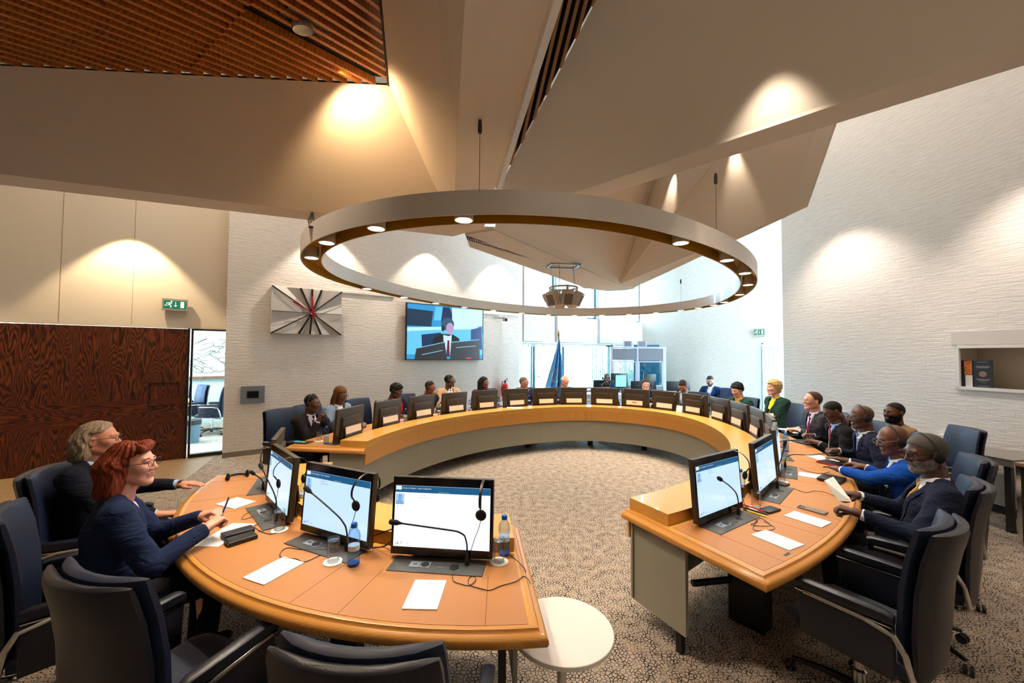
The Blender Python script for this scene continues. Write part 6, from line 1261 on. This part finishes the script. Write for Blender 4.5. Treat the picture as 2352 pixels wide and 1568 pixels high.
device([(507, 1232), (512, 1241), (585, 1222), (578, 1211)], ZT+.001, 'black leather glasses case before the red haired woman, the rear one', 'glasses_case', 'case', .022, NAVY); device([(516, 1246), (522, 1258), (590, 1237), (583, 1225)], ZT+.001, 'black leather glasses case before the red haired woman, the front one', 'glasses_case', 'case', .022, mat('black_leather', '#121212', .4))
device([(1822, 1013), (1828, 1010), (1872, 1018), (1866, 1026)], ZT, 'black tablet in front of the man with the red tie', 'tablet', 'tablet', .014); device([(1887, 1064), (1889, 1056), (1940, 1068), (1936, 1076)], ZT+.0, 'red edged black notebook beside the man writing in navy', 'notebook', 'notebook', .016, mat('red_edge', '#9c1220', .5)); device([(1888, 1060), (1890, 1054), (1938, 1065), (1933, 1071)], ZT+.0165, 'black phone resting on the red notebook', 'phone', 'phone', .009)
device([(1878, 1102), (1888, 1090), (1942, 1102), (1934, 1112)], ZT+.005, 'black leather folder under the arm of the man in bright blue', 'folder', 'folder', .018, mat('black_leather', '#121212', .4))
device([(1752, 1180), (1758, 1173), (1784, 1165), (1778, 1172)], ZT, 'small black device beside the pens between the right monitors', 'pocket_device', 'device', .014); device([(1778, 1112), (1790, 1109), (1812, 1114), (1806, 1120)], ZT, 'small black box behind the second right monitor with a yellow marker', 'marker_box', 'box', .016)
t = device([(658, 1016), (672, 1012), (716, 1014), (708, 1021)], ZT, 'black tablet with coloured screen at the far left table end', 'tablet', 'tablet', .01); mb = MB(); mb.box((0, .03, .0105), (.05, .08, .001)); mb.build('lit_screen', m_emit('tablet_blue', '#59b8e8', .4), t); mb = MB(); mb.box((0, -.05, .0105), (.05, .05, .001)); mb.build('lit_screen', m_emit('tablet_green', '#9ac840', .4), t)
def stick(a, b, r, c, label, name='pen', cat='pen', z0=None):
    t = empty(name, tuple(a), 0, label, cat, None); mb = MB(); v = np.array(b)-np.array(a); mb.tube([(0, 0, 0), tuple(v*.85), tuple(v)], [r, r, r*.3], 8); mb.build('barrel', mat('pen_'+c[1:], c, .35), t, True); mb = MB(); mb.tube([tuple(v*-.18), (0, 0, 0)], [r*1.08, r*1.1], 8); mb.build('pen_cap', mat('pen_cap_grey', '#55585e', .3), t, True); return t
z = ZT+.006
for a, b, c, lb in (((1705, 1158), (1760, 1176), '#c81e1e', 'red pen lying between the right front monitors'), ((1712, 1166), (1766, 1182), '#1c1c1e', 'black pen lying next to the red pen'), ((1716, 1172), (1762, 1187), '#e6d21a', 'yellow highlighter nearest to us by the right glass'), ((1781, 1107), (1796, 1111), '#e6d21a', 'yellow highlighter behind the second right glass'), ((1796, 1053), (1812, 1057), '#e6e04a', 'yellow highlighter by the third right console')):
    stick(at(*a, z), at(*b, z), .005, c, lb)
for who, sd_, dx, c, lb in (('woman with wavy red', -1, (.03, .02, .11), '#1d3fa8', 'blue pen held by the red haired woman'), ('man in a black suit', 1, (.045, .02, .09), '#d6a83c', 'yellow pencil held by the man with the red tie'), ('man in navy suit with pale', 1, (.01, .005, .12), '#9aa0a4', 'silver pen held by the man writing in navy')):
    hk = [k for k in HANDS if k.startswith(who)][0]; p_, f_ = HANDS[hk][sd_]; yw = HANDS[hk]['yaw']; f_ = np.array([f_[0]*math.cos(yw)-f_[1]*math.sin(yw), f_[0]*math.sin(yw)+f_[1]*math.cos(yw), 0]); tip_ = p_+f_*.10+np.array([0, 0, -.045]); stick(tip_+np.array(dx)*1.1, tip_, .0045, c, lb)
# small things on the raised ledge
sheet([(1165, 935), (1200, 934), (1200, 937), (1165, 938)], 'white paper lying on the raised ledge before the man with the yellow tie', z=.8165)
device([(1432, 931), (1433, 929), (1463, 931), (1462, 934)], .8165, 'dark tablet lying on the raised ledge before the long haired man', 'tablet', 'tablet', .012)
p_, n_ = ov(1.3, 1.845); t = empty('red_label', (p_[0], p_[1], .905), face_in(n_), 'bright red label on top of the name plate of the long haired man', 'label'); mb = MB(); mb.box((0, .0, .0), (.08, .016, .014)); mb.build('tag', mat('label_red', '#f0201c', .4), t)
p_, n_ = ov(-25.5, 1.88); t = empty('folded_card', (p_[0], p_[1], ZT), face_in(n_), 'folded white card standing beside the monitor of the man bent over writing', 'card'); mb = MB(); mb.box((0, .02, .09), (.12, .002, .18), Matrix.Rotation(.2, 3, 'X')); mb.box((0, -.02, .09), (.12, .002, .18), Matrix.Rotation(-.2, 3, 'X')); mb.build('card', PAPER, t)
# paper held by the bearded man
a = at(1907, 1110, .95); c_ = at(1950, 1160, .84); t = empty('held_paper', tuple((a+c_)/2), 0, 'narrow white sheet held up by the grey bearded man', 'paper'); pts = [np.array(at(1893, 1103, .97)), np.array(at(1914, 1094, .965)), np.array(at(1957, 1152, .865)), np.array(at(1925, 1150, .86))]; mid = (a+c_)/2
mb = MB(); mb.slab([tuple(p-mid) for p in pts], .0008); mb.build('sheet', PAPER, t); mb = MB(); e0 = (pts[0]*.5+pts[1]*.5)*.85+(pts[2]*.5+pts[3]*.5)*.15-mid; mb.tube([e0+np.array([.008*math.cos(q), .008*math.sin(q)*.7, .004+.008*math.sin(q)*.3]) for q in np.linspace(0, 6.28, 12)], .0007, 4); mb.build('printed_emblem', INK, t)
# loose headsets, cables
for px, py, rz, lb in ((545, 1098, .9, 'black headset lying on the left table before the grey haired man'), (1822, 1000, 2.0, 'black headset lying on the table before the man with the magenta tie')): pxz(HSF, px, py, lb, rz=rz)
def cable(pts, label, r=.0018, z=ZT+.003):
    P = [np.array(at(*p[:2], z if len(p) < 3 else p[2])) for p in pts]; Q = []
    for i in range(len(P)-1):
        p0, p1, p2, p3 = P[max(i-1, 0)], P[i], P[i+1], P[min(i+2, len(P)-1)]
        for k in range(5): u = k/5; Q.append(.5*((2*p1)+(-p0+p2)*u+(2*p0-5*p1+4*p2-p3)*u*u+(-p0+3*p1-3*p2+p3)*u**3))
    Q.append(P[-1]); o = Q[0].copy(); mb = MB(); mb.tube([q-o for q in Q], r, 6); c = mb.build('headset_cable', BLKP, None, True, loc=tuple(o)); return tag(c, label, 'cable')
cable([(1074, 1292), (1050, 1297), (1040, 1320), (1042, 1334), (1060, 1341), (1078, 1344), (1092, 1333), (1090, 1323), (1078, 1326), (1077, 1342), (1100, 1350), (1125, 1355), (1150, 1345), (1185, 1335), (1203, 1323), (1216, 1334), (1220, 1350, .70)], 'thin black cable looping over the leather beside the nearest console')
cable([(1140, 1240), (1155, 1250), (1170, 1272), (1190, 1289), (1205, 1305), (1208, 1318, .72)], 'thin black cable running from the nearest monitor past the bottle'); cable([(800, 1260), (770, 1262), (700, 1262), (660, 1258), (643, 1271), (650, 1281), (680, 1283), (700, 1290), (740, 1272)], 'thin black cable looping by the second left console')
cable([(1712, 1182), (1740, 1196), (1725, 1205), (1770, 1207), (1745, 1190), (1730, 1215), (1760, 1218), (1780, 1212), (1755, 1197)], 'tangled black cable beside the nearest right console'); cable([(1823, 1121), (1850, 1131), (1870, 1127), (1895, 1130), (1920, 1140), (1950, 1146)], 'black cable from the second right console to the bearded man')
cable([(1836, 1075), (1860, 1083), (1885, 1087), (1905, 1083)], 'black cable from the third right console to the man in blue'); cable([(640, 1205), (610, 1200), (585, 1208), (600, 1220), (625, 1226), (650, 1215)], 'black cable coiled by the third left console'); cable([(600, 1180), (570, 1190), (555, 1192), (565, 1180), (600, 1168)], 'black cable over the third left console')
cable([(860, 1230, .8), (880, 1222, .85), (905, 1215, .85), (925, 1225, .76)], 'upper black cable behind the two left monitors', .004); cable([(855, 1258), (880, 1255), (900, 1240, .80), (905, 1220, .85)], 'lower black cable behind the two left monitors', .004)
# ------------------------------------------------------------------ small room behind the glazed side panel
def far(s, off): q = DR0+LD*s-LN*off; return q
q = far(.25, 4.1); t = empty('framed_sketch', (q[0], q[1], 2.2), LA, 'large framed pencil sketch on the wall of the room behind the glass panel', 'picture')
mb = MB(); mb.box((-.1, 0, -.35), (1.9, .03, 1.3)); mb.build('sketch_sheet', mat('sketch_paper', '#b9bcb2', .7), t); mb = MB(); mb.box((-.1, -.01, -1.03), (1.95, .05, .06)); mb.box((-.1, -.01, .33), (1.95, .05, .06)); mb.build('picture_frame', mat('brown_frame', '#6b4630', .5), t)
mb = MB(); R = random.Random(5)
for k in range(22):
    x, z = R.uniform(-.45, .45), R.uniform(-.85, .1); mb.tube([(x+.18*math.sin(q_*1.3+k)*R.uniform(.4, 1), -.02, z+.1*math.cos(q_*1.1+k*2)) for q_ in np.linspace(0, 4, 12)], .007, 4)
mb.build('pencil_strokes', mat('pencil_grey', '#5f5f5c', .8), t)
for k, (s, off, a_, lb) in enumerate(((-.15, 2.9, 2.6, 'dark swivel chair behind the glass panel beside the waste bin'), (.30, 2.3, 1.9, 'dark swivel chair seen edge on behind the glass panel'), (-.5, 3.5, 3.2, 'dark swivel chair farthest behind the glass panel'))):
    q = far(s, off); dup(CHR, (q[0], q[1], 0), a_, lb)
q = far(-.02, 1.5); t = empty('waste_bin', (q[0], q[1], 0), 0, 'blue grey round waste bin with black liner behind the glass panel', 'waste bin'); mb = MB(); mb.lathe([(0, 0), (.14, 0), (.17, .42), (.165, .42)], 24); mb.build('bin_body', mat('bin_grey', '#5d7f92', .5), t, True); mb = MB(); mb.lathe([(.172, .36), (.176, .38), (.174, .45), (.15, .45)], 24); mb.build('bin_liner', BLKP, t, True)
q = far(-.9, 2.6); t = empty('meeting_table', (q[0], q[1], 0), LA, 'small meeting table behind the glass panel', 'table'); mb = MB(); mb.box((.1, 0, .74), (1.4, .8, .03)); mb.build('table_top', OAKTOP, t); mb = MB(); mb.box((0, 0, .36), (.1, .5, .72)); mb.build('leg', BLACK, t)
# prototypes that were only sources for copies are removed
_rm = []
for o in list(bpy.data.objects):
    r = o
    while r.parent: r = r.parent
    if r.location.z < -20: _rm.append(o)
for o in _rm: bpy.data.objects.remove(o)
